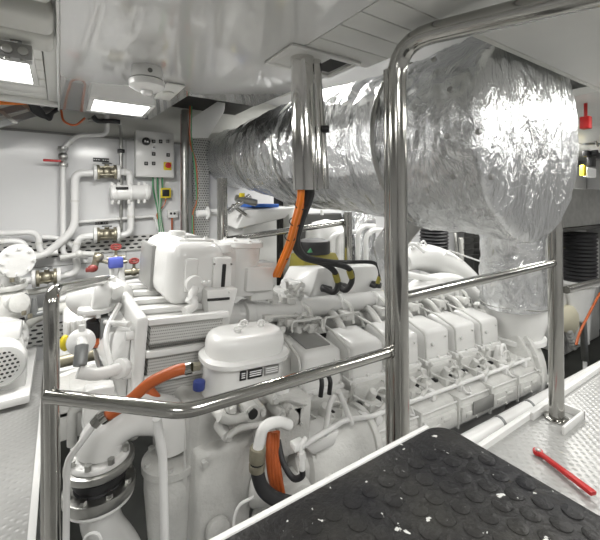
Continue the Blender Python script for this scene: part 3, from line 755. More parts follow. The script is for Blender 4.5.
# turbo-like housing at left top of cooler
m = MB(); c = E(101, 297, 2.35)
m.sph(c, .15, (1.15, 1, .75), 20); m.cyl(E(104, 296, 2.3), E(104, 277, 2.3), .062, .058, seg=20, bev=.006); m.cyl(E(92, 296, 2.2), E(110, 296, 2.2), .08, seg=20, bev=.02)
m.cyl(E(97, 306, 2.2), E(97, 311, 2.2), .09, seg=24, bev=.006); m.bolts(E(97, 311, 2.2), (0, 0, -1), .08, 8, .012, .015)
m.tube([E(94, 292, 2.2), E(110, 288, 2.2), E(118, 293, 2.15)], .04, .06, 14)
ebuild(m, 'turbocharger', 'paint', eng)

# ---- filter housing dome
m = MB(); X0, X1, Y0_, Y1_ = .485, .885, 1.45, 1.72
def rrect(x0, x1, y0, y1, r, n=7):
    P = []
    for cx, cy, a0 in ((x1-r, y1-r, 0), (x0+r, y1-r, 90), (x0+r, y0+r, 180), (x1-r, y0+r, 270)):
        for k in range(n):
            a = math.radians(a0+90*k/(n-1)); P.append((cx+r*math.cos(a), cy+r*math.sin(a)))
    return P
def loft(mb, levels, x0, x1, y0, y1, r):
    rings = []
    for off, z in levels:
        rings.append([mb.bm.verts.new((x, y, z)) for x, y in rrect(x0+off, x1-off, y0+off, y1-off, min(max(.01, r-off*.3), (y1-y0-2*off)/2-.003))])
    n = len(rings[0])
    for a, b in zip(rings, rings[1:]):
        for k in range(n): mb.bm.faces.new((a[k], a[(k+1) % n], b[(k+1) % n], b[k]))
    mb.bm.faces.new(rings[0][::-1]); mb.bm.faces.new(rings[-1])
zt = .758
loft(m, [(.012, zt-.10), (.010, zt-.05), (.013, zt-.03), (.022, zt-.012), (.038, zt-.003), (.06, zt)], X0, X1, Y0_, Y1_, .12)
fh = ebuild(m, 'filter_housing', 'paint', eng)
m = MB(); loft(m, [(.005, zt-.130), (-.010, zt-.126), (-.012, zt-.106), (-.004, zt-.098), (.010, zt-.096)], X0, X1, Y0_, Y1_, .12)
loft(m, [(.02, zt-.29), (.010, zt-.27), (.010, zt-.12)], X0, X1, Y0_, Y1_, .12)
m.box(X0+.03, X1+.02, Y0_+.05, Y1_-.02, zt-.34, zt-.27, .02); ebuild(m, 'flange', 'paint', fh)
m = MB()
for x, y in ((X0+.14, Y0_+.10), (X1-.12, Y0_+.14), (X0+.2, Y1_-.1)):
    m.cyl((x, y, zt), (x, y, zt+.015), .014, seg=12, bev=.003); m.tube([(x-.02, y, zt+.01), (x-.015, y, zt+.028), (x+.015, y, zt+.028), (x+.02, y, zt+.01)], .005, .01, 8)
ebuild(m, 'wing_nut', 'paint', fh)
for u0, u1 in ((240, 246), (248, 262), (264, 278)):
    a = E(u0, 381, Y0_); b = E(u1, 381, Y0_)
    m = MB(); m.box(a.x, b.x, Y0_+.000, Y0_+.008, zt-.176, zt-.138, .001); ebuild(m, 'label_plate', 'black' if u0 != 264 else 'label_grey', fh, 'small dark printed label')
    m = MB(); 
    for j in range(3): m.box(a.x+.006, b.x-.006, Y0_-.0015, Y0_+.002, zt-.148-.009*j, zt-.144-.009*j, 0)
    ebuild(m, 'label_text', 'paper', fh)

# ---- front housing under the filter
m = MB()
m.hull([(.42, 1.50, .46), (.98, 1.50, .42), (.44, 1.56, -.10), (.86, 1.56, -.14), (.5, 1.6, -.5), (.9, 1.6, -.5), (.42, 2.3, .46), (.98, 2.3, .42), (.5, 2.3, -.5), (.9, 2.3, -.5)], .03, 3)
m.box(.80, .98, 1.42, 1.6, .20, .45, .02)
m.hull([(.44, 1.46, .30), (.72, 1.46, .30), (.46, 1.46, -.10), (.70, 1.46, -.10), (.44, 1.6, .34), (.74, 1.6, .34), (.46, 1.6, -.2), (.74, 1.6, -.2)], .025, 3)
c = Vector((.57, 1.45, .12)); m.cyl(c+Vector((-.03, 0, -.12)), c+Vector((-.03, -.03, -.12)), .05, seg=28, bev=.008); m.cyl((.74, 1.50, .10), (.82, 1.42, .10), .11, .09, seg=28, bev=.015); m.cyl((.76, 1.52, -.10), (.83, 1.44, -.10), .07, seg=24, bev=.01)
m.cyl((.93, 1.52, -.02), (.93, 1.40, -.02), .10, .085, seg=24, bev=.01)
for x, z in ((.47, .28), (.70, .27), (.48, -.06), (.69, -.07), (.80, .30), (.78, .05), (.82, -.1)): m.cyl((x, 1.46, z), (x, 1.435, z), .014, seg=6)
for i, (u, v) in enumerate(((222, 417), (228, 437), (240, 425), (250, 410), (232, 409), (262, 412), (282, 415), (275, 400), (290, 410))):
    c = E(u, v, 1.38); m.cyl(c+Vector((0, .1, 0)), c, .026, .022, seg=14, bev=.004); m.cyl(c, c+Vector((0, -.015, 0)), .014, seg=6)
m.tube([E(219, 417, 1.36), E(232, 421, 1.36), E(246, 416, 1.38)], .018, .03, 10); m.tube([E(228, 437, 1.36), E(238, 428, 1.36), E(262, 424, 1.36)], .013, .03, 10)
c = E(253, 414, 1.37)
m.lathe([(.020, 0), (.034, 0), (.036, .02), (.034, .09)], c, axis=(0, 1, 0), seg=24)
q = E(290, 419, 1.42); m.cyl(q+Vector((0, .08, 0)), q+Vector((0, -.018, 0)), .05, .042, seg=20, bev=.006); m.box(q.x-.02, q.x+.07, 1.42, 1.52, q.z-.05, q.z+.05, .012); m.bolts(q+Vector((.025, 0, 0)), (0, -1, 0), .052, 4, .008, .012, .78)
m.tube([E(270, 402, 1.4), E(285, 398, 1.4), E(305, 404, 1.42), E(312, 396, 1.5)], .012, .03, 8)
m.box(E(290, 0, 1.40).x, E(308, 0, 1.40).x, 1.38, 1.5, .22, .34, .02)
ebuild(m, 'timing_case', 'casting', eng)
m = MB(); c = E(253, 414, 1.365); m.cyl(c+Vector((0, -.004, 0)), c+Vector((0, .03, 0)), .021, seg=20); ebuild(m, 'port', 'black', eng)
m = MB(); c = E(323, 382, 1.46)
m.tube([(c.x-.01, 1.46, c.z-.07), (c.x-.005, 1.46, c.z-.0), (c.x+.01, 1.5, c.z+.02)], .012); m.tube([(c.x+.045, 1.46, c.z-.07), (c.x+.05, 1.46, c.z-.0), (c.x+.05, 1.5, c.z+.02)], .012); ebuild(m, 'cable_plug', 'black', eng)
m = MB(); m.hull([(c.x-.12, 1.42, .22), (c.x+.10, 1.42, .24), (c.x-.06, 1.42, .16), (c.x+.07, 1.42, .17), (c.x-.12, 1.58, .22), (c.x+.10, 1.58, .24), (c.x-.06, 1.58, .16), (c.x+.07, 1.58, .17)], .015)
m.tube([(c.x+.015, 1.44, .22), (c.x+.025, 1.43, .38), (c.x+.055, 1.43, .42)], .014, .03, 10); m.tube([(c.x+.10, 1.45, .42), (c.x+.16, 1.46, .32), (c.x+.22, 1.47, .22)], .016, .03, 10)
ebuild(m, 'sensor_bracket', 'paint', eng)

m = MB(); q = E(199, 385, 1.55); m.cyl(q-Vector((0, 0, .02)), q+Vector((0, 0, .02)), .026, seg=16, bev=.006); ebuild(m, 'cap', 'navy', eng, 'blue plastic cap')
# ---- left sea-water elbow and pump body (front lower left)
wp = thing('cooling_water_elbow', D(100, 470, 1.45), 'white cast pipe elbow on flanges with black rubber bellows at lower left', 'pipe')
cx = D(100, 470, 1.45)
def zv(v, d=1.45): return HC-(v-H0)/FX*d
m = MB(); m.spline([D(100, 452, 1.45), D(103, 436, 1.46), D(118, 422, 1.5), D(140, 414, 1.56), D(168, 418, 1.6), D(176, 445, 1.6)], .095, 24, 8, lambda t: .86-.0*t)
m.build('elbow', 'paint', wp)
m = MB(); m.cyl((cx.x, cx.y, zv(457)), (cx.x, cx.y, zv(452)), .112, .104, seg=36, bev=.006); m.build('flange', 'paint', wp)
m = MB(); m.cyl((cx.x, cx.y, zv(464)), (cx.x, cx.y, zv(457.3)), .126, seg=36, bev=.004); m.cyl((cx.x, cx.y, zv(492)), (cx.x, cx.y, zv(481.5)), .130, seg=36, bev=.004)
m.bolts((cx.x, cx.y, zv(452)), (0, 0, 1), .10, 8, .013, .02, .3); m.bolts((cx.x, cx.y, zv(482)), (0, 0, 1), .112, 8, .013, .018, .2); m.build('backing_flange', 'brushed', wp)
m = MB(); m.lathe([(.10, zv(483)), (.085, zv(480)), (.098, zv(475)), (.098, zv(470)), (.085, zv(467)), (.10, zv(464))], (cx.x, cx.y, 0), seg=32); m.build('bellows', 'rubber', wp)
m = MB(); m.cyl((cx.x, cx.y, zv(496)), (cx.x, cx.y, zv(492.5)), .126, seg=36, bev=.004)
m.tube([(cx.x, cx.y, zv(492)), (cx.x, cx.y, zv(525)), (cx.x+.10, cx.y, zv(570)), (cx.x+.18, cx.y, -.6)], .072, .15, 24); m.build('lower_pipe', 'paint', wp)
m = MB(); c = D(172, 460, 1.6)
m.lathe([(.04, -.62), (.08, -.55), (.10, -.30), (.115, -.10), (.115, -.04), (.10, -.015), (.125, -.01), (.125, .02), (.09, .035)], c, seg=28)
m.bolts(c+Vector((0, 0, .02)), (0, 0, 1), .105, 6, .014, .02, .2); m.box(c.x-.02, c.x+.30, c.y-.04, c.y+.2, c.z-.40, c.z-.12, .03); m.build('pump_body', 'casting', wp)
# orange hoses
hs = thing('coolant_hose', D(150, 395, 1.38), 'thick orange-red hose with steel fittings running across the lower left rail', 'hose')
m = MB(); m.spline([D(190, 368, 1.36), D(175, 371, 1.35), D(150, 383, 1.34), D(128, 402, 1.33), D(106, 416, 1.30)], .021, 16); m.build('hose', 'orange_hose', hs)
m = MB(); m.cyl(D(186, 369, 1.36), D(193, 367, 1.36), .024, seg=14); m.cyl(D(109, 414, 1.30), D(103, 418, 1.30), .024, seg=14); m.cyl(D(101, 417, 1.30), D(94, 425, 1.29), .020, seg=6); m.build('fitting', 'steel', hs)
m = MB(); m.cyl(D(193, 367, 1.36), D(200, 366, 1.37), .017, seg=6); m.build('nut', 'brass', hs)
m = MB(); m.tube([D(95, 424, 1.29), D(67, 461, 1.27), D(66, 545, 1.27), D(66, 700, 1.27)], .011, .03, 12); m.build('steel_pipe', 'pipe_white', hs)
m = MB(); m.spline([D(146, 382, 1.62), D(150, 392, 1.60), D(158, 402, 1.58), D(166, 415, 1.58)], .024, 14); one(m, 'short_hose', 'orange_hose', 'short orange-red hose half hidden behind the longer orange hose', 'hose')
m = MB(); m.tube([D(157, 418, 1.10), D(163, 460, 1.15), D(165, 545, 1.18), D(166, 700, 1.18)], .0135, .03, 12); one(m, 'thin_pipe', 'pipe_white', 'thin white pipe standing up to the left rail beside the pump', 'pipe')
m = MB(); m.tube([D(78, 560, 1.3), D(86, 535, 1.3), D(98, 532, 1.3), D(108, 560, 1.3)], .006, .05, 8); one(m, 'wire_loop', 'pipe_white', 'thin white wire loop at the bottom left corner of the engine bay', 'cable')
# hose cluster below filter
hb = thing('black_hose', D(262, 470, 1.5), 'black rubber hose with brass clamp on a white elbow below the filter housing', 'hose')
m = MB(); m.spline([D(289, 425, 1.45), D(278, 422, 1.41), D(264, 428, 1.38), D(258, 448, 1.38)], .021, 16); m.build('elbow', 'paint', hb)
m = MB(); m.cyl(D(258, 447, 1.38), D(257, 461, 1.38), .031, seg=18, bev=.003); m.cyl(D(257, 463, 1.38), D(257, 470, 1.38), .031, seg=18, bev=.003); m.build('clamp', 'brass', hb)
m = MB(); m.spline([D(257, 455, 1.38), D(258, 475, 1.38), D(264, 490, 1.39), D(278, 500, 1.42), D(300, 505, 1.5)], .026, 16); m.build('hose', 'rubber', hb)
for k in range(4):
    m = MB(); m.spline([D(270+k*2.5, 432, 1.50), D(268+k*3, 450, 1.47+.01*k), D(270+k*3.2, 475, 1.47), D(276+k*2.5, 497, 1.5), D(282+k*2, 520, 1.6)], .011, 10)
    one(m, 'orange_cable', 'orange_hose', 'orange-red cable in the bundle hanging below the filter housing', 'cable', 'orange-red cables below the filter housing')
m = MB(); m.spline([D(278, 440, 1.52), D(283, 462, 1.48), D(293, 478, 1.45), D(302, 476, 1.43), D(302, 468, 1.42)], .012, 12); one(m, 'thin_black_hose', 'rubber', 'thin black hose curving up to a white fitting right of the orange cables', 'hose')
m = MB(); m.cyl(D(302, 470, 1.42), D(302, 458, 1.42), .013, seg=12, bev=.003); m.cyl(D(302, 459, 1.42), D(301, 452, 1.42), .016, seg=6); m.tube([D(301, 452, 1.42), D(300, 445, 1.42), D(306, 438, 1.44)], .010, .02, 10); m.box(D(298, 0, 1.42).x-.02, D(298, 0, 1.42).x+.03, 1.18, 1.22, .42, .45, .006)
one(m, 'pipe_fitting', 'paint', 'small white screwed pipe fitting above the thin black hose', 'fitting')
m = MB(); m.spline([D(235, 540, 1.4), D(234, 520, 1.4), D(240, 505, 1.4), D(254, 497, 1.42)], .006, 8); one(m, 'thin_hose', 'pipe_white', 'thin white hose looping down beside the black mat rim', 'hose')
# black cables from trunk to junction box
for i, (u, v, d) in enumerate(((330, 289, 2.72), (344, 287, 2.78), (378, 284, 3.0))):
    m = MB(); o_ = i*2.2
    pts = [D(306+o_, 184, 1.77+.012*i), D(307+o_, 196, 1.80), D(298+o_, 222, 1.95), D(294+o_, 243, 2.15), D(303+o_, 257, 2.35), D(322+o_*2, 263-o_*.4, 2.5)]
    if i == 2: pts += [D(350, 262, 2.7), D(374, 263, 2.78), D(380, 274, 2.82), D(376, 286, 2.84), D(370, 285, 2.86)]
    elif i == 1: pts += [D(348, 268, 2.62), D(352, 280, 2.66), D(346, 290, 2.68), D(339, 287, 2.72)]
    else: pts += [D(334, 271, 2.55), D(338, 284, 2.6), D(334, 292, 2.62), D(324, 289, 2.66)]
    c = thing('battery_cable', pts[0], ['black cable curling into the left socket of the white junction box', 'black cable curling into the middle socket of the white junction box', 'long black cable looping over to the right socket of the white junction box'][i], 'cable')
    m.spline(pts, .021 if i < 2 else .014, 12); m.build('sheath', 'rubber', c)
    k = [6, 6, 8][i]; m = MB(); q0 = pts[k].lerp(pts[k+1], .2); q1 = pts[k].lerp(pts[k+1], .75); m.cyl(q0+Vector((-.0, -.006, 0)), q1+Vector((0, -.006, 0)), .0235 if i < 2 else .017, seg=12); m.build('marker_sleeve', 'olive', c, 'yellow-green marking tape')

# ================================================================== LEFT WALL PIPEWORK
def P(u, v, off=.12): return Q(u, v, WY-off)
def flange(mb, c, ax, r=.055, t=.02): mb.cyl(Vector(c)-Vector(ax)*t/2, Vector(c)+Vector(ax)*t/2, r, seg=20, bev=.003)
def pipe(pts, r, label, m='pipe_white', name='pipe', off=.12, clamps=()):
    mb = MB(); mb.tube([P(*p, off) if len(p) == 2 else p for p in pts], r, r*3, 14)
    o = one(mb, name, m, label, 'pipe')
    k = max(0, len(pts)//2-1); a = P(*pts[k], off); b = P(*pts[k+1], off); c = (a+b)/2
    mb = MB(); mb.box(c.x-.02, c.x+.02, c.y+r*.6, WY, c.z-.02, c.z+.02, .003)
    dd = (b-a).normalized(); mb.cyl(c-dd*.012, c+dd*.012, r*1.15, seg=14); mb.build('bracket', 'slat_white', o)
    return o
pipe([(107, 112), (107, 135), (77, 135), (63, 148), (63, 256), (88, 256)], .024, 'long thin white pipe dropping down the wall through a lever valve', off=.10)
pipe([(93, 173), (75, 173), (75, 229), (42, 258), (12, 254)], .038, 'thick white pipe bending down left of the upper flanged valve', off=.14)
pipe([(119, 172), (130, 172), (130, 188)], .036, 'short white elbow from the upper flanged valve to the cooler drum', off=.14)
pipe([(131, 200), (131, 233), (119, 236)], .034, 'white pipe dropping from the cooler drum to the lower flanged valve', off=.14)
pipe([(93, 236), (79, 237), (75, 250), (78, 272), (60, 277)], .034, 'white pipe joining the lower flanged valve to the corroded valve', off=.16)
pipe([(78, 222), (155, 216), (158, 230)], .016, 'thin horizontal white pipe low on the wall under the cooler drum', off=.05)
pipe([(-20, 234), (38, 232), (40, 254), (58, 252)], .027, 'uppermost white pipe entering low at the left edge', off=.14)
pipe([(-20, 242), (25, 241), (27, 262)], .027, 'second white pipe from the left edge bending down short of the tray', off=.24)
pipe([(42, 237), (60, 238), (73, 246), (86, 262)], .024, 'stubby white pipe slanting behind the vertical pipes', off=.07)
pipe([(-20, 288), (10, 284), (32, 280)], .036, 'white pipe leading from the pump into the corroded valve', off=.3)
pipe([(-20, 300), (110, 280), (175, 268)], .03, 'long low grey-white pipe running along the foot of the wall', off=.25, m='beam_white')
pipe([(60, 300), (100, 287), (150, 280)], .03, 'low white pipe above the cooler end, nearer than the long grey-white one', off=.6)
pipe([(88, 120), (118, 120), (121, 128), (121, 230)], .017, 'grey steel conduit running down behind the cooler drum', 'brushed', 'conduit', .05)
m = MB(); c = P(121, 151, .06); m.box(c.x-.035, c.x+.035, c.y-.03, c.y+.02, c.z-.018, c.z+.018, .004); one(m, 'conduit_clamp', 'black', 'black clamp on the grey conduit left of the control box', 'clamp')
# lever valve
v = thing('lever_valve', P(63, 156, .1), 'grey ball valve with long red lever on the thin vertical pipe', 'valve')
m = MB(); a, b = P(63, 148, .10), P(63, 165, .10); m.cyl(a, b, .030, seg=8); flange(m, a, (0, 0, 1), .045, .03); flange(m, b, (0, 0, 1), .045, .03); m.sph((a+b)/2, .045); m.build('body', 'brushed', v)
m = MB(); a, b = P(61, 161, .15), P(43, 162, .15); m.box(b.x, a.x, a.y-.012, a.y+.012, a.z-.012, a.z+.012, .005); m.build('lever', 'red', v, 'red lever')
def flanged_valve(u0, u1, v0, label, off=.14, mt='brass', dv=0):
    t = thing('flanged_valve', P((u0+u1)/2, v0, off), label, 'valve')
    a, b = P(u0, v0, off), P(u1, v0+dv, off); b.x = b.x; ax = (b-a).normalized(); c = (a+b)/2
    m = MB(); flange(m, a, ax, .085, .03); flange(m, b, ax, .085, .03); m.build('pipe_flange', 'paint', t)
    m = MB(); flange(m, a+ax*.03, ax, .078, .025); flange(m, b-ax*.03, ax, .078, .025); m.cyl(a+ax*.03, b-ax*.03, .042, seg=16)
    m.sph(c, .06); m.cyl(c, c+Vector((0, -.02, .08)), .022, seg=12)
    for k in range(4):
        th = k*math.pi/2+.5; o = Vector((0, math.cos(th)*.06, math.sin(th)*.06)); m.cyl(a+o-ax*.01, b+o+ax*.01, .008, seg=6)
    m.build('body', mt, t)
    m = MB(); h = c+Vector((0, -.03, .09)); m.tube([h+Vector((.045*math.cos(k*math.pi/8), .045*math.sin(k*math.pi/8), 0)) for k in range(17)], .006, .01, 6)
    m.cyl(h-Vector((.045, 0, 0)), h+Vector((.045, 0, 0)), .006, seg=6); m.build('handwheel', 'grey_metal', t)
    return t
flanged_valve(95, 118, 172, 'upper brass valve between white flanges beside the cooler drum')
flanged_valve(95, 118, 235, 'lower brass valve between white flanges under the cooler drum', dv=-1)
flanged_valve(34, 59, 279, 'corroded brass valve between white flanges at the lower left', off=.28, dv=-3)
# cooler drum on wall
t = thing('cooler_drum', P(131, 192, .2), 'white cylindrical cooler drum fixed to the wall below the control box', 'cooler')
m = MB(); a, b = P(110, 193, .16), P(150, 192, .16); ax = (b-a).normalized(); m.cyl(a, b, .085, seg=28, bev=.02)
m.build('shell', 'paint', t)
m = MB()
for f in (.12, .5, .9):
    q = a.lerp(b, f); m.cyl(q-ax*.012, q+ax*.012, .098, seg=28, bev=.004)
for f in (.05, .2, .45, .7, .85):
    q = a.lerp(b, f); m.cyl(q+Vector((0, -.02, -.08)), q+Vector((0, -.02, -.12)), .016, seg=8); m.cyl(q+Vector((0, -.02, .07)), q+Vector((0, -.02, .11)), .014, seg=8)
m.build('band', 'paint', t)
m = MB(); q = P(122, 188, .26); m.box(q.x-.06, q.x+.06, q.y-.004, q.y, q.z-.013, q.z+.013, .001); m.build('label_plate', 'black', t, 'black engraved label')
def plate(u0, u1, v0, v1, label):
    a, b = Q(u0, v1, WY-.006), Q(u1, v0, WY-.006); m = MB(); m.box(a.x, b.x, WY-.012, WY-.002, min(a.z, b.z), max(a.z, b.z), .001); o = one(m, 'label_plate', 'black', label, 'label')
    m = MB(); n = 7; w = (b.x-a.x)/n; zc_ = (a.z+b.z)/2
    for i in range(n):
        if i != 3: m.box(a.x+w*(i+.2), a.x+w*(i+.8), WY-.0145, WY-.0115, zc_-.004, zc_+.004, 0)
    m.build('engraving', 'paper', o)
plate(93, 109, 158.5, 161.5, 'thin black engraved label above the upper flanged valve')
plate(95, 108, 221.5, 224.5, 'thin black engraved label above the lower flanged valve')
plate(22, 38, 265.5, 267.5, 'thin black engraved label above the corroded valve')
# cable trays
def tray(u0, v0, u1, v1, h, label, off=.03):
    a, b = Q(u0, v0, WY-off), Q(u1, v1, WY-off); m = MB()
    m.hull([(a.x, a.y, a.z), (b.x, b.y, b.z), (a.x, a.y, a.z-h), (b.x, b.y, b.z-h), (a.x, a.y+.01, a.z), (b.x, b.y+.01, b.z), (a.x, a.y+.01, a.z-h), (b.x, b.y+.01, b.z-h)], 0)
    one(m, 'cable_tray', 'perf_tray', label, 'cable tray')
tray(-40, 247, 182, 232, .17, 'grey perforated cable tray running along the wall behind the pipes', .02)
tray(-20, 334, 100, 316, .20, 'low perforated tray near the foot of the wall beside the pump', .02)
m = MB(); a, b = Q(193, 138, 4.46), Q(209, 138, 4.46); m.box(a.x, b.x, 4.46, 4.485, -.9, Q(200, 138, 4.46).z, .002); one(m, 'cable_tray', 'perf_fine', 'tall upright perforated tray beside the wrapped duct end', 'cable tray')
m = MB(); m.hull([Q(192, 138, 4.3), Q(209, 138, 4.3), Q(225, 112, 3.3), Q(211, 112, 3.3), Q(192, 138, 4.33), Q(209, 138, 4.33), Q(228, 92, 2.6), Q(220, 92, 2.6)], 0) if False else m.hull([Q(192, 138, 3.9), Q(208, 138, 3.9), Q(192, 118, 3.9), Q(212, 118, 3.9), Q(224, 112, 3.9), Q(226, 96, 3.9), Q(192, 138, 4.0), Q(208, 138, 4.0), Q(192, 118, 4.0), Q(226, 96, 4.0)], .005)
one(m, 'bracket_plate', 'paint', 'white bent bracket plate under the ceiling left of the foil duct', 'bracket')
# pillar with pipes
m = MB(); c = P(185, 170, .2); m.cyl((c.x, c.y, -.9), (c.x, c.y, 2.45), .048, seg=20); one(m, 'steel_pillar', 'brushed', 'round grey steel pillar between the control box and the foil duct', 'pillar')
m = MB(); c = P(181.5, 170, .2); m.cyl((c.x, c.y, -.9), (c.x, c.y, 2.4), .010, seg=10); one(m, 'red_pipe', 'dark_red', 'thin dark red pipe along the left side of the steel pillar', 'pipe')
for i, (mt, lb) in enumerate((('orange_hose', 'orange-brown cable bowing down beside the steel pillar'), ('green', 'green cable beside the orange-brown one right of the pillar'))):
    m = MB(); m.spline([P(190+i*1.5, 105, .25), P(190+i*1.5, 140, .25), P(196-i*1.5, 165, .3), P(197, 200, .3), P(193, 215, .3), P(194-i, 245, .3)], .011, 8); one(m, 'cable', mt, lb, 'cable')
# control box
cb = thing('control_box', P(155, 177, .1), 'white wall control box with black buttons and red emergency stop', 'control box')
a, b = Q(136, 176.5, WY-.14), Q(174, 133.5, WY-.14)
m = MB(); m.box(a.x, b.x, WY-.14, WY-.0, a.z, b.z, .006); m.build('body', 'paint', cb)
m = MB(); m.box(a.x+.012, b.x-.012, WY-.147, WY-.139, a.z+.012, b.z-.012, .004); m.build('door', 'paint', cb)
fy = WY-.147
m = MB(); c = Q(146, 141.5, fy); m.cyl((c.x, fy, c.z), (c.x, fy-.02, c.z), .045, seg=24, bev=.004); m.build('dial', 'black', cb, 'round black dial')
m = MB(); m.box(c.x-.02, c.x-.006, fy-.0225, fy-.019, c.z-.012, c.z+.012, 0); m.box(c.x+.002, c.x+.022, fy-.0225, fy-.019, c.z-.012, c.z+.004, 0); m.build('dial_marking', 'paper', cb)
for u, v_, mt in ((153.5, 141.5, 'black'), (160.5, 141.5, 'black'), (167.5, 141.5, 'label_grey'), (153.5, 147.5, 'paper'), (153.5, 154, 'black'), (168, 155, 'black'), (146, 163.5, 'black'), (153.5, 163.5, 'black')):
    c = Q(u, v_, fy); m = MB(); m.box(c.x-.019, c.x+.019, fy-.012, fy, c.z-.02, c.z+.02, .003); bt = m.build('button', mt, cb)
    m = MB(); m.cyl((c.x, fy-.012, c.z), (c.x, fy-.022, c.z), .010, seg=12); m.build('cap', 'label_grey', bt)
c = Q(167.5, 166, fy); m = MB(); m.box(c.x-.045, c.x+.045, fy-.008, fy, c.z-.048, c.z+.045, .003); es = m.build('emergency_stop', 'yellow', cb, 'yellow plate with red stop knob')
m = MB(); m.lathe([(.018, 0), (.018, .02), (.033, .024), (.033, .04), (.02, .046)], (c.x, fy-.006, c.z+.005), axis=(0, -1, 0), seg=24); m.build('knob', 'red', es)
for i in range(5):
    m = MB(); u = 153+i*2.3; m.spline([P(u, 177, .08), P(u+.3, 190, .07), P(158+i*.6, 212, .06), P(160+i*1.2, 240, .06)], .009, 8); one(m, 'green_cable', 'green' if i % 2 == 0 else 'beam_white', 'thin cable dropping from the underside of the control box', 'cable', 'cables under the control box')
t = thing('yellow_switch', P(166, 193, .06), 'small yellow and black switch box below the control box', 'switch')
a, b = Q(160.5, 198, WY-.08), Q(171, 188, WY-.08); m = MB(); m.box(a.x, b.x, WY-.08, WY-.01, a.z, b.z, .005); m.build('case', 'yellow', t)
m = MB(); m.box(a.x+.02, b.x-.02, WY-.092, WY-.078, a.z+.02, b.z-.02, .004); m.build('cover', 'black', t)
m = MB(); m.spline([P(166, 199, .05), P(164, 205, .05), P(157, 215, .05), P(162, 226, .05), P(163, 238, .05)], .007, 8); one(m, 'orange_wire', 'orange_hose', 'thin orange wire looping below the yellow switch', 'cable')
t = thing('double_socket', P(173, 214, .05), 'small white double socket box low beside the steel pillar', 'socket')
a, b = Q(168, 218, WY-.06), Q(178, 210, WY-.06); m = MB(); m.box(a.x, b.x, WY-.06, WY-.005, a.z, b.z, .005); m.build('case', 'paint', t)
m = MB()
for u in (171, 174.5):
    c = Q(u, 213.5, WY-.06); m.cyl((c.x, WY-.066, c.z), (c.x, WY-.058, c.z), .014, seg=12)
m.build('outlet', 'black', t)
m = MB(); m.tube([P(172, 218, .04), P(172, 245, .04)], .010); one(m, 'red_conduit', 'orange_hose', 'thin orange-red conduit running down from the small wall socket', 'conduit')
# hand-wheel valves with red handles, blue box
def redwheel(u, v_, Y, r, label, stem=.08):
    t = thing('red_handwheel_valve', Q(u, v_, Y), label, 'valve'); c = Q(u, v_, Y)
    m = MB(); m.tube([c+Vector((r*math.cos(k*math.pi/8), .3*r*math.sin(k*math.pi/8), r*.55*math.sin(k*math.pi/8))) for k in range(17)], .009, .01, 6); m.cyl(c-Vector((r, 0, 0)), c+Vector((r, 0, 0)), .009, seg=6); m.build('handwheel', 'dark_red', t)
    m = MB(); m.cyl(c, c-Vector((0, 0, stem)), .012, seg=8); m.sph(c-Vector((0, 0, stem)), .035); m.cyl(c-Vector((.07, 0, stem)), c+Vector((.07, 0, -stem)), .026, seg=12); m.build('body', 'brass', t)
redwheel(116, 247, 3.5, .038, 'valve with red handwheel standing above the blue box', .10)
redwheel(134, 261, 3.3, .034, 'valve with small red handwheel right of the blue box', .09)
t = thing('red_lever_valve', Q(93, 268, 3.3), 'brass valve with chunky red handle left of the blue box', 'valve')
c = Q(94, 268, 3.3); m = MB(); m.sph(c+Vector((-.01, -.02, 0)), .038, (1, .6, .8)); m.box(c.x-.06, c.x+.0, c.y-.05, c.y-.02, c.z-.022, c.z+.012, .006); m.build('handle', 'dark_red', t)
m = MB(); m.cyl(c, c+Vector((.03, 0, .12)), .026, seg=10); m.sph(c+Vector((.03, 0, .08)), .04); m.tube([c+Vector((.03, 0, .06)), c+Vector((.14, 0, .02)), c+Vector((.24, 0, .03))], .014); m.build('body', 'brass', t)
t = thing('blue_actuator', Q(116, 263, 3.2), 'small blue box on two white stems behind the engine cooler', 'actuator')
a, b = Q(109, 269, 3.2), Q(123.5, 257.5, 3.2); m = MB(); m.box(a.x, b.x, 3.2, 3.28, a.z, b.z, .008); m.build('case', 'blue', t)
m = MB(); m.cyl(((a.x+b.x)/2-.03, 3.24, a.z), ((a.x+b.x)/2-.03, 3.24, a.z-.9), .018, seg=12); m.cyl(((a.x+b.x)/2+.04, 3.24, a.z), ((a.x+b.x)/2+.04, 3.24, a.z-.25), .018, .05, seg=12); m.build('stem', 'paint', t)
m = MB(); m.tube([P(60, 258, .3), P(80, 254, .3), P(95, 254, .3)], .028, .03, 12); m.sph(P(79, 254, .3), .04); one(m, 'valve_branch', 'casting', 'pale branch valve where the thin vertical pipe ends', 'valve')

# ---- left pump and motor group
pm = thing('pump_motor', (-.42, 3.5, 0), 'white electric pump motor with perforated fan cowl at the left edge', 'pump')
mc = Q(0, 367, 3.12)
ax = Vector((.12, -.97, -.06)).normalized(); bk = mc-ax*.42
m = MB(); m.lathe([(.12, 0), (.14, .01), (.145, .05), (.145, .14), (.135, .16), (.135, .40), (.155, .42), (.155, .46), (.10, .48)], mc-ax*.02, axis=-ax, seg=36); m.build('motor_body', 'paint', pm)
m = MB(); m.lathe([(.145, -.16), (.15, -.14), (.15, -.02), (.135, .0), (.12, .002)], mc, axis=ax, seg=36); m.build('fan_cowl', 'paint', pm)
m = MB(); m.lathe([(.105, 0), (.105, .006), (.02, .008)], mc, axis=ax, seg=36); m.build('fan_grille', 'fan_holes', pm)
m = MB(); m.box(mc.x-.12, mc.x+.10, mc.y+.12, mc.y+.36, mc.z+.12, mc.z+.21, .02); m.build('terminal_box', 'paint', pm)
m = MB(); m.lathe([(.10, 0), (.18, .02), (.19, .05), (.19, .12), (.12, .16)], bk, axis=-ax, seg=32); m.bolts(bk, -ax, .17, 8, .012, .014); m.build('flange', 'paint', pm)
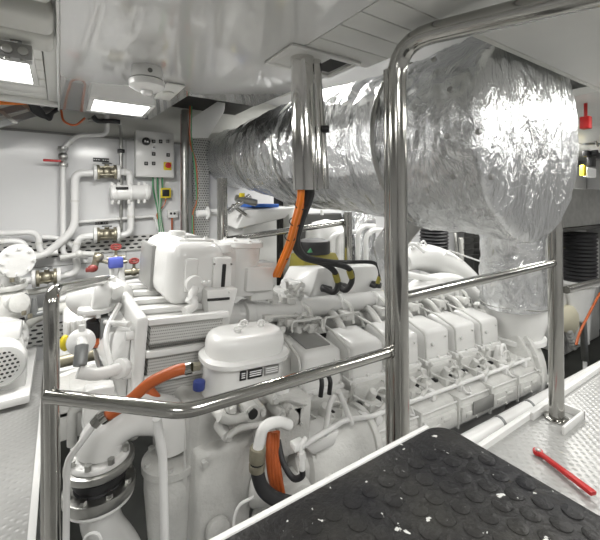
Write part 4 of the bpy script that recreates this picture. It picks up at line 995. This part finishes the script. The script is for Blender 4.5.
m = MB(); m.box(-1.1, -.17, 3.05, 4.05, .03, .085, .01); m.box(-1.0, -.25, 3.12, 3.98, 0, .03, .003); m.box(mc.x-.13, mc.x+.13, 3.22, 3.40, .08, mc.z-.08, .01); m.build('base_plate', 'paint', pm)
q = ax.to_track_quat('Z', 'Y'); m = MB()
for k in range(14):
    a = 2*math.pi*k/14; o = q @ Vector((math.cos(a)*.138, math.sin(a)*.138, 0)); m.cyl(mc+o-ax*.18, mc+o-ax*.42, .008, seg=6)
m.build('cooling_fin', 'paint', pm, kind='stuff')
# pump casing with vertical connection
pc = thing('pump_casing', Q(8, 330, 3.7), 'white cast pump casing with round flanged connection above the motor', 'pump')
fa = Vector((.45, -.85, -.1)).normalized(); c = Q(17, 261, 3.6)
m = MB(); m.lathe([(.03, -.02), (.125, -.02), (.13, -.01), (.13, .015), (.10, .02), (.085, .10)], c, axis=-fa, seg=32); m.bolts(c+fa*.01, fa, .105, 8, .013, .02)
m.tube([c-fa*.05, Q(6, 263, 3.8), Q(5, 285, 3.75), Q(5, 318, 3.75)], .085, .12, 22); m.build('inlet', 'paint', pc)
m = MB(); m.cyl(Q(5, 284, 3.75), Q(5, 289, 3.75), .15, seg=32, bev=.006); m.bolts(Q(5, 284, 3.75), (0, 0, 1), .125, 8, .014, .025)
m.lathe([(.10, -.30), (.15, -.26), (.17, -.16), (.15, -.04), (.12, 0)], Q(5, 290, 3.75), seg=28)
m.cyl(Q(-6, 305, 3.7), Q(18, 303, 3.6), .055, seg=18, bev=.006); m.cyl(Q(17, 303, 3.62), Q(20, 303, 3.58), .075, seg=20, bev=.004); m.build('casing', 'casting', pc)
m = MB(); m.cyl(Q(7, 318, 3.7), Q(7, 329, 3.7), .12, seg=24); m.build('coupling', 'black', pc)
m = MB(); m.hull([Q(-10, 332, 3.6), Q(22, 325, 3.6), Q(26, 345, 3.6), Q(20, 366, 3.6), Q(-10, 362, 3.6), Q(-10, 330, 3.85), Q(25, 322, 3.85), Q(28, 345, 3.85), Q(20, 366, 3.85)], .02)
m.cyl(Q(-2, 328, 3.55), Q(24, 325, 3.55), .035, seg=14)
for v_ in (334, 343, 352): m.tube([Q(18, v_-6, 3.58), Q(26, v_, 3.58), Q(20, v_+9, 3.56)], .022, .03, 8)
m.build('bearing_bracket', 'paint', pc)
for u, v_ in ((12, 282), (24, 315), (30, 318)):
    m = MB(); m.cyl(Q(u, v_, 3.55), Q(u, v_-4, 3.55), .016, seg=8); m.build('fitting', 'brass', pc)
m = MB(); m.cyl(Q(24, 299, 3.7), Q(24, 318, 3.7), .026, seg=12); m.sph(Q(24, 297, 3.7), .034); m.cyl(Q(34, 298, 3.7), Q(34, 314, 3.7), .016, .03, seg=10); m.tube([Q(22, 318, 3.7), Q(34, 315, 3.7), Q(48, 311, 3.7)], .024); one(m, 'drain_valve', 'grey_metal', 'small dark grey drain valve right of the pump casing', 'valve')
m = MB(); m.tube([Q(24, 324, 3.85), Q(40, 314, 3.9), Q(110, 296, 3.9)], .055, .1, 18); one(m, 'suction_pipe', 'beam_white', 'grey-white suction pipe running right from the pump behind the left rail', 'pipe')
# auxiliary unit behind left rail (u 62-95, v 305-390)
au = thing('auxiliary_pump', Q(80, 335, 2.6), 'white auxiliary pump unit seen behind the left rail post', 'pump')
m = MB(); a, b = Q(63, 345, 2.75), Q(93, 315, 2.75); m.box(a.x, b.x, 2.75, 3.1, a.z, b.z, .03, 3); m.box(a.x-.05, b.x+.05, 2.65, 3.1, .30, .36, .01)
for u in (68, 74, 80, 86): q = Q(u, 330, 2.75); m.box(q.x-.008, q.x+.008, 2.735, 2.76, a.z+.03, b.z-.02, .004)
m.build('housing', 'paint', au)
m = MB(); m.tube([Q(60, 362, 2.55), Q(78, 358, 2.55), Q(108, 352, 2.55)], .034, .05, 14); m.build('brass_pipe', 'brass', au)
m = MB(); m.tube([Q(60, 380, 2.4), Q(80, 372, 2.4), Q(112, 366, 2.4)], .03, .05, 14); m.build('manifold', 'paint', au)
m = MB(); c = Q(65, 343, 2.4); m.sph(c, .045, (.6, .6, 1)); m.build('cap', 'yellow', au)
m = MB(); m.cyl(Q(98, 345, 2.2), Q(98, 320, 2.2), .055, seg=20); m.build('actuator', 'black', au)
m = MB(); m.lathe([(.03, 0), (.11, .0), (.115, .02), (.05, .03)], Q(100, 340, 2.2), seg=24); m.build('disc', 'orange_hose', au)
m = MB(); q = Q(106, 330, 2.1); m.box(q.x-.025, q.x+.025, 2.1, 2.2, -.2, q.z+.06, .006); m.box(q.x-.05, q.x+.05, 2.12, 2.2, -.2, .1, .006); m.build('support', 'grey_metal', au)
# lower-left clutter behind corner rail
m = MB()
for u, v_, s in ((70, 405, .06), (82, 398, .05), (90, 408, .05), (68, 425, .07), (98, 395, .05)):
    q = Q(u, v_, 1.9); m.box(q.x-s, q.x+s, 1.9, 2.1, q.z-s, q.z+s, .015)
m.tube([Q(66, 398, 1.9), Q(90, 390, 1.9), Q(112, 396, 1.9)], .025, .05, 12); m.tube([Q(72, 445, 1.9), Q(72, 410, 1.9), Q(84, 404, 1.9)], .02, .05, 12)
one(m, 'fuel_filter_assembly', 'casting', 'grey-white filter blocks and pipes behind the lower left corner of the rail', 'filter')

# ---- ceiling zone items
t = thing('smoke_detector', G(146, 88, CZ), 'round white detector hanging from the glossy ceiling above its light', 'detector')
c = G(147, 68, CZ)
m = MB(); m.lathe([(.075, 0), (.08, -.02), (.08, -.06), (.07, -.065)], c, seg=32); m.build('base', 'paint', t)
m = MB(); m.lathe([(.085, -.068), (.09, -.075), (.088, -.10), (.06, -.12), (.03, -.122), (.028, -.14), (.01, -.145)], c, seg=32); m.build('sensor_head', 'paint', t)
m = MB(); m.lathe([(.072, -.06), (.084, -.064), (.084, -.069), (.07, -.07)], c, seg=32); m.cyl(c+Vector((-.0, -.082, -.035)), c+Vector((0, -.07, -.035)), .012, seg=12); m.build('gap_ring', 'seam', t)
m = MB(); q = G(168, 92, CZ); m.box(q.x-.055, q.x+.055, q.y-.20, q.y+.18, CZ-.008, CZ-.001, .003); m.cyl(q+Vector((0, -.02, -.008)), q+Vector((0, -.02, -.02)), .035, seg=20, bev=.004); one(m, 'blank_plate', 'slat_white', 'small rectangular blanking plate on the glossy ceiling right of the detector', 'plate')
t = thing('ceiling_socket', D(16, 50, 1.52), 'grey double socket box hanging beside the large top left light', 'socket')
c = D(16, 52, 1.50)
m = MB(); m.box(c.x-.055, c.x+.055, c.y-.03, c.y+.03, c.z-.035, c.z+.03, .005); m.box(c.x-.02, c.x+.02, c.y-.02, c.y+.02, c.z+.04, 2.08, .003); m.build('case', 'label_grey', t)
m = MB()
for d_ in (-.026, .026):
    m.cyl(c+Vector((d_, -.045, -.005)), c+Vector((d_, -.025, -.005)), .018, seg=20, bev=.003); m.cyl(c+Vector((d_, -.03, -.034)), c+Vector((d_, -.03, -.045)), .010, seg=10)
m.build('cover', 'brushed', t)
# cable ladder top left with orange and black cables
cl = thing('cable_ladder', Q(20, 115, 3.9), 'sloping grey cable ladder above the wall at the upper left', 'cable ladder')
m = MB()
a0, a1 = Q(-20, 134, 3.9), Q(62, 108, 3.9); b0, b1 = Q(-20, 121, 3.9), Q(62, 100, 3.9)
for p, q in ((a0, a1), (b0, b1)):
    m.hull([p, q, p+Vector((0, .02, 0)), q+Vector((0, .02, 0)), p+Vector((0, 0, .06)), q+Vector((0, 0, .06)), p+Vector((0, .02, .06)), q+Vector((0, .02, .06))], 0)
m.build('side_rail', 'grey_metal', cl)
for f in (.12, .38, .66, .9):
    p = a0.lerp(a1, f); q = b0.lerp(b1, f)+Vector((-.10, 0, .0)); m = MB(); m.hull([p, p+Vector((.04, 0, 0)), q, q+Vector((.04, 0, 0)), p+Vector((0, -.02, 0)), p+Vector((.04, -.02, 0)), q+Vector((0, -.02, 0)), q+Vector((.04, -.02, 0))], 0); m.build('rung', 'brushed', cl)
for i in range(4):
    m = MB(); m.tube([Q(-20, 97+i*1.6, 3.7), Q(20, 99+i*1.2, 3.75), Q(28, 99+i, 3.9)], .02, .1, 8); one(m, 'orange_cable', 'orange_cable', 'orange cable lying in the thick bundle at the upper left edge', 'cable', 'orange cables at the upper left')
for i in range(6):
    m = MB(); m.spline([Q(22+i*2, 99, 3.7), Q(30+i*2, 104+i, 3.75), Q(34+i*3, 112+i*1.5, 3.8), Q(46+i*1.5, 117-i, 3.8), Q(58+i, 108, 3.8)], .014, 8); one(m, 'black_cable', 'rubber', 'black cable in the tangle hanging over the cable ladder', 'cable', 'black cables on the cable ladder')
m = MB(); m.spline([Q(61, 110, 3.75), Q(64, 121, 3.75), Q(75, 125, 3.75), Q(85, 118, 3.75)], .009, 8); one(m, 'orange_loop', 'orange_hose', 'single orange cable loop dangling below the glossy ceiling edge', 'cable')
m = MB(); m.box(-2.5, .62, 3.85, 4.45, 2.34, 2.40, .004); m.box(-2.5, .6, 3.45, 3.5, 2.2, 2.7, .004); one(m, 'ceiling_tray', 'grey_metal', 'dark grey tray in the ceiling void over the wall', 'tray')
m = MB(); m.spline([Q(93, 116, 3.9), Q(98, 121, 3.9), Q(110, 121, 3.9), Q(120, 122, 3.9)], .022, 10); one(m, 'void_cable', 'rubber', 'dark cable curving behind the far edge of the glossy ceiling', 'cable')
m = MB(); m.box(.75, 1.9, 2.7, 4.4, 2.50, 2.56, .003); one(m, 'gap_dark_sheet', 'dark', 'dark sheet standing in for the shade in the ceiling gap left of the foil duct', 'tray')  # added dark sheet that gives the ceiling gap its shade

# ================================================================== BEHIND ENGINE (mid background)
t = thing('service_cabinet', Q(258, 240, 3.6), 'white cabinet with blue cloth on top standing behind the engine below the duct', 'cabinet')
a, b = Q(243, 290, 3.6), Q(277, 213, 3.6); m = MB(); m.box(a.x, b.x, 3.6, 4.1, -.2, Q(260, 214, 3.6).z, .01); m.build('body', 'paint', t)
m = MB(); zt_ = Q(260, 213, 3.6).z; m.hull([(a.x-.12, 3.5, zt_-.16), (b.x+.05, 3.5, zt_-.06), (a.x-.02, 3.5, zt_+.04), (b.x+.20, 3.5, zt_+.06), (a.x-.12, 4.1, zt_-.1), (b.x+.05, 4.1, zt_-.06), (a.x-.02, 4.1, zt_+.06), (b.x+.20, 4.1, zt_+.08)], .015); m.build('hood', 'paint', t)
m = MB(); m.box(a.x+.1, b.x+.0, 3.55, 3.9, zt_+.062, zt_+.10, .01); one(m, 'blue_cloth', 'blue_cloth', 'bright blue folded cloth on top of the white cabinet', 'cloth')
m = MB(); m.box(Q(287, 0, 3.9).x, Q(292, 0, 3.9).x, 3.85, 4.0, 0, 1.5, .01); m.box(Q(300, 0, 3.9).x, Q(303, 0, 3.9).x, 3.95, 4.0, 0, 1.5, .01); one(m, 'frame_upright', 'beam_white', 'grey-white upright frame right of the white cabinet', 'frame')
m = MB(); m.box(Q(279, 0, 4.0).x, Q(286, 0, 4.0).x, 4.0, 4.14, -.9, 1.45, .005); one(m, 'dark_locker', 'dark', 'narrow dark locker between the white cabinet and the upright frame', 'locker')
m = MB(); m.cyl(Q(224, 252, 3.2)-Vector((0, 0, 1.0)), Q(222, 178, 3.2), .048, seg=18); one(m, 'rail_post', 'steel', 'upright steel post in front of the far end of the foil duct', 'post')
m = MB(); m.tube([Q(225, 240, 3.15), Q(346, 222, 2.95)], .03, seg=12); one(m, 'far_rail', 'steel', 'horizontal steel rail behind the engine tank', 'rail')
m = MB(); m.cyl(Q(348, 212, 2.9), Q(348, 300, 2.9), .045, seg=18); one(m, 'rail_post', 'steel', 'upright steel post behind the white junction box', 'post')
m = MB(); m.lathe([(.02, .24), (.18, .20), (.26, .08), (.28, -.1), (.28, -.5)], Q(326, 238, 3.7), seg=30); m.cyl(Q(322, 215, 3.7), Q(322, 210, 3.7), .02, seg=8); one(m, 'white_tank', 'paint', 'domed white tank in the background behind the yellow and black pump', 'tank')
for i, (u, v_) in enumerate(((330, 240), (338, 238), (358, 232), (366, 236))):
    m = MB(); m.tube([Q(u, v_+180, 3.3), Q(u, v_, 3.3), Q(u+6, v_-6, 3.3), Q(u+16, v_-6, 3.4)], .03, .06, 12); one(m, 'background_pipe', 'pipe_white', 'bent white pipe in the gap behind the junction box', 'pipe', 'bent white pipes behind the junction box')
m = MB(); m.box(Q(355, 0, 3.8).x, Q(376, 0, 3.8).x, 3.8, 4.1, -.9, 1.35, .01); one(m, 'background_locker', 'foil', 'foil-clad panel right of the rear steel post', 'panel')
t = thing('air_filter', Q(312, 262, 2.95), 'black round air filter on an olive-yellow base behind the orange cables', 'filter')
c = Q(313, 248, 2.95); m = MB(); m.lathe([(.10, .09), (.165, .075), (.17, .06), (.17, -.05), (.14, -.055)], c, seg=32); m.build('cover', 'black', t)
m = MB(); m.hull([c+Vector(p) for p in ((-.19, -.12, -.05), (.20, -.12, -.05), (-.19, .12, -.05), (.20, .12, -.05), (-.2, -.14, -.19), (.26, -.14, -.19), (-.2, .14, -.19), (.26, .14, -.19))], .012); m.build('base', 'olive', t)
m = MB(); q = c+Vector((-.12, -.135, .0)); m.hull([q+Vector((-.02, 0, -.02)), q+Vector((.02, 0, -.02)), q+Vector((0, 0, .02)), q+Vector((-.02, .05, -.02)), q+Vector((.02, .05, -.02)), q+Vector((0, .05, .02))], 0); m.build('mark', 'green', t, 'small green triangle mark')
m = MB(); m.box(c.x-.18, c.x+.2, c.y-.1, c.y+.1, .40, c.z-.19, .01); m.build('pedestal', 'casting', t)
m = MB(); m.tube([Q(197, 214, 3.9), Q(222, 212, 3.9)], .04, seg=16); m.cyl(Q(207, 213, 3.86), Q(208, 213, 3.86), .07, seg=20); one(m, 'branch_pipe', 'pipe_white', 'short white flanged pipe left of the rear rail post', 'pipe')
for i, (u0, v0, u1, v1) in enumerate(((232, 205, 246, 215), (228, 212, 250, 196), (236, 198, 256, 203))):
    m = MB(); m.tube([Q(u0, v0, 3.5), Q(u1, v1, 3.5)], .018+.01*i, seg=10); one(m, 'steel_rod', ['steel', 'foil', 'brushed'][i], ['short steel rod slanting down behind the rear rail post', 'foil-wrapped rod slanting up above the cabinet', 'dull rod nearly level under the duct'][i], 'rod')
m = MB(); m.box(Q(241, 0, 3.4).x, Q(245, 0, 3.4).x, 3.4, 3.45, Q(243, 197, 3.4).z, Q(243, 193, 3.4).z, .004); one(m, 'yellow_tag', 'yellow', 'tiny yellow tag on the rods under the duct', 'tag')
m = MB(); m.box(2.0, 3.6, 4.15, 4.45, -.6, 1.2, .02); one(m, 'low_cabinet', 'dark', 'long dark cabinet against the rear wall behind the engine', 'cabinet')

# ================================================================== BILGE PIPES (right front)
for i, (u0, v0, u1, v1, y, r, lb) in enumerate(((470, 440, 556, 392, 1.33, .048, 'thick white bilge pipe lying beside the engine foot'), (482, 452, 560, 406, 1.22, .04, 'slimmer white bilge pipe next to the floor edge'))):
    a = Q(u0, v0, y); b = Q(u1, v1, y); dd = b-a
    m = MB(); m.tube([a-dd*.35, b+dd*.9], r, seg=18); t = one(m, 'bilge_pipe', 'pipe_white', lb, 'pipe')
    m = MB()
    for f in (.28, .62):
        p = a.lerp(b, f); m.cyl(p-dd.normalized()*.012, p+dd.normalized()*.012, r*1.1, seg=18)
    m.build('clamp', 'grey_metal', t)
m = MB(); m.tube([Q(478, 446, 1.28)-Vector((0, 0, .03)), Q(558, 400, 1.28)-Vector((0, 0, .01))], .012, seg=10); one(m, 'copper_pipe', 'orange_hose', 'thin copper-red pipe between the two white bilge pipes', 'pipe')
m = MB()
for k in range(7):
    x = 1.0+k*.62; m.box(x, x+.03, 1.16, 1.48, -.7, -.32, .004)
m.box(-.1, 5, 1.4, 1.45, -.9, -.45, .004); struct(m, 'trim_6', 'bilge')

# ================================================================== RIGHT BACKGROUND
t = thing('exhaust_casing', Q(590, 210, 2.0), 'brushed steel casing at the right edge behind the guard rail post', 'casing')
a = Q(560, 228, 1.9); b = Q(660, 190, 1.9)
m = MB(); m.box(a.x, a.x+2.6, 1.9, 2.6, Q(564, 228, 1.9).z, Q(564, 188, 1.9).z, .01); m.build('casing', 'brushed', t)
m = MB(); m.box(a.x-.02, a.x+2.6, 1.88, 2.62, Q(564, 232, 1.9).z, Q(564, 228.5, 1.9).z, .004); m.build('lip', 'dark', t)
t = thing('bellows', Q(577, 260, 1.95), 'black ribbed rubber bellows under the steel casing at the right', 'bellows')
m = MB(); c = Q(576, 257, 2.1); n = 13; z0 = Q(576, 281, 2.1).z; z1 = Q(576, 233, 2.1).z
pr = []
for k in range(n*2+1): pr.append((.19 if k % 2 else .215, z0+(z1-z0)*k/(2*n)))
m.lathe(pr, (c.x+.1, c.y, 0), seg=36); m.build('sleeve', 'rubber', t)
m = MB(); m.lathe([(.2, z0-.06), (.23, z0-.05), (.23, z0), (.2, z0)], (c.x+.1, c.y, 0), seg=36); m.lathe([(.12, -.6), (.15, z0-.3), (.2, z0-.06)], (c.x+.1, c.y, 0), seg=30); m.build('flange', 'paint', t)
t = thing('bellows', Q(435, 240, 3.4), 'black ribbed rubber bellows seen in the gap between centre post and foil riser', 'bellows')
c = Q(434, 243, 3.5); z0 = Q(434, 252, 3.5).z; z1 = Q(434, 226, 3.5).z; pr = []
for k in range(17): pr.append((.19 if k % 2 else .215, z0+(z1-z0)*k/16))
m = MB(); m.lathe(pr, (c.x, c.y, 0), seg=32); m.build('sleeve', 'rubber', t)
m = MB(); m.lathe([(.2, -.1), (.22, z0)], (c.x, c.y, 0), seg=32); m.build('pipe', 'paint', t)
# small stuff in gap (450-485, 230-260)
m = MB(); m.cyl(Q(461, 238, 3.3), Q(463, 262, 3.3)-Vector((0, 0, 1.6)), .035, seg=12); m.cyl(Q(455, 233, 3.4), Q(457, 262, 3.4), .02, seg=12); one(m, 'gap_post', 'beam_white', 'pale post in the gap left of the foil riser', 'post')
m = MB()
for k in range(4): m.tube([Q(464, 238+k*6, 3.8), Q(486, 236+k*6, 3.8)], .014, seg=8)
m.box(Q(474, 0, 3.9).x, Q(486, 0, 3.9).x, 3.9, 4.1, -.9, 1.0, .01); one(m, 'dark_rack', 'dark', 'dark rack with rails in the gap beside the foil riser', 'rack')
# second engine, right
t = thing('second_engine', Q(590, 330, 2.2), 'part of a second white engine at the right edge beyond the guard rail', 'engine')
x = Q(556, 300, 2.2).x
m = MB(); c = Q(566, 318, 2.2); m.lathe([(.03, -.1), (.16, -.09), (.19, -.04), (.19, .08), (.12, .12), (.03, .13)], c, axis=(-.4, -.85, 0), seg=32); m.build('drum_cover', 'cream', t, 'cream coloured round cover')
m = MB(); m.box(c.x+.25, c.x+1.6, 2.3, 3.2, -.9, .75, .04, 3)
for k in range(6): q = c+Vector((-.05+k*.03, -.05, -.16-.05*k)); m.sph(q, .05); 
m.box(c.x-.1, c.x+.5, 2.2, 2.6, -.6, .1, .03); m.box(c.x+.2, c.x+.8, 2.1, 2.5, .4, .72, .03); m.build('block', 'casting', t)
m = MB(); m.spline([Q(600, 293, 1.75), Q(590, 312, 1.75), Q(580, 332, 1.75), Q(576, 345, 1.75)], .014, 10); one(m, 'orange_tube', 'orange_hose', 'thin orange tube slanting beside the second engine at the right edge', 'hose')
m = MB(); m.cyl(Q(583, 322, 1.9), Q(585, 360, 1.9), .04, seg=14); one(m, 'short_post', 'brushed', 'short dull steel post beside the orange tube', 'post')
m = MB(); m.cyl(Q(585, 310, 1.9)-Vector((0,0,.9)), Q(585, 322, 1.9), .025, seg=10); one(m, 'stop_valve', 'paint', 'white valve stem beside the short steel post', 'valve')
# far right upper: white cabinets, red lamp, dark hook
t = thing('storage_locker', (7.4, 3.4, 0), 'white locker with blue label beyond the right bellows', 'locker')
m = MB(); m.box(7.2, 7.9, 2.6, 4.2, 0, 2.0, .01); m.build('body', 'paint', t)
m = MB(); q = Q(597, 251, 2.0)
q = Q(597, 251, 2.8); m.box(7.185, 7.198, 2.7, 3.1, 1.0, 1.1, .001); m.build('label_plate', 'blue', t)
c = Q(590.5, 122, 1.05); m = MB(); m.box(c.x-.03, c.x+.035, 1.05, 1.11, c.z-.045, c.z+.045, .006); m.cyl((c.x, 1.08, c.z), (c.x, 1.08, 2.12), .012, seg=8); t = one(m, 'alarm_light', 'red', 'small red alarm box at the right edge just beyond the foil drum', 'alarm')
m = MB(); c = Q(592, 155, 1.7); m.box(c.x-.12, c.x+.5, 1.7, 1.76, c.z-.02, c.z+.05, .01); m.cyl((c.x-.02, 1.7, c.z+.02), (c.x-.02, 1.64, c.z+.02), .035, seg=16); m.box(c.x-.04, c.x+.10, 1.69, 1.74, c.z-.14, c.z-.0, .01); one(m, 'clamp_bracket', 'black', 'black clamp bracket at the right edge beside the foil drum', 'bracket')
m = MB(); m.tube([Q(597, 128, 1.7), Q(594, 138, 1.7), Q(598, 146, 1.7)], .012); m.tube([Q(584, 144, 1.75), Q(640, 142, 1.75)], .015); one(m, 'hook_rod', 'grey_metal', 'thin grey rod and hook above the black bracket', 'hook')
m = MB(); c = Q(586, 172, 1.85); m.box(c.x-.06, c.x+.02, 1.85, 1.9, c.z-.05, c.z+.09, .01); one(m, 'yellow_lever', 'yellow', 'yellow lever behind the lower right side of the foil drum', 'lever')
m = MB(); m.box(c.x+.05, c.x+.35, 1.85, 1.9, c.z-.06, c.z+.06, .01); one(m, 'notice_board', 'paper', 'white notice panel beyond the yellow lever', 'sign')

# ================================================================== CAMERA, WORLD
cam = bpy.data.cameras.new('Camera'); co_ = bpy.data.objects.new('Camera', cam); COL.objects.link(co_)
cam.sensor_width = 36; cam.lens = FX/600*36; cam.shift_y = -70/600; cam.clip_start = .02
co_.location = (0, 0, HC); co_.rotation_euler = (math.radians(90), 0, -math.atan2(.552, .834))
SC.camera = co_
w = bpy.data.worlds.new('World'); SC.world = w; w.use_nodes = True
w.node_tree.nodes['Background'].inputs[0].default_value = (.8, .82, .85, 1); w.node_tree.nodes['Background'].inputs[1].default_value = .3
SC.view_settings.view_transform = 'Standard'; SC.view_settings.look = 'None'; SC.view_settings.gamma = 1; SC.view_settings.exposure = -.5
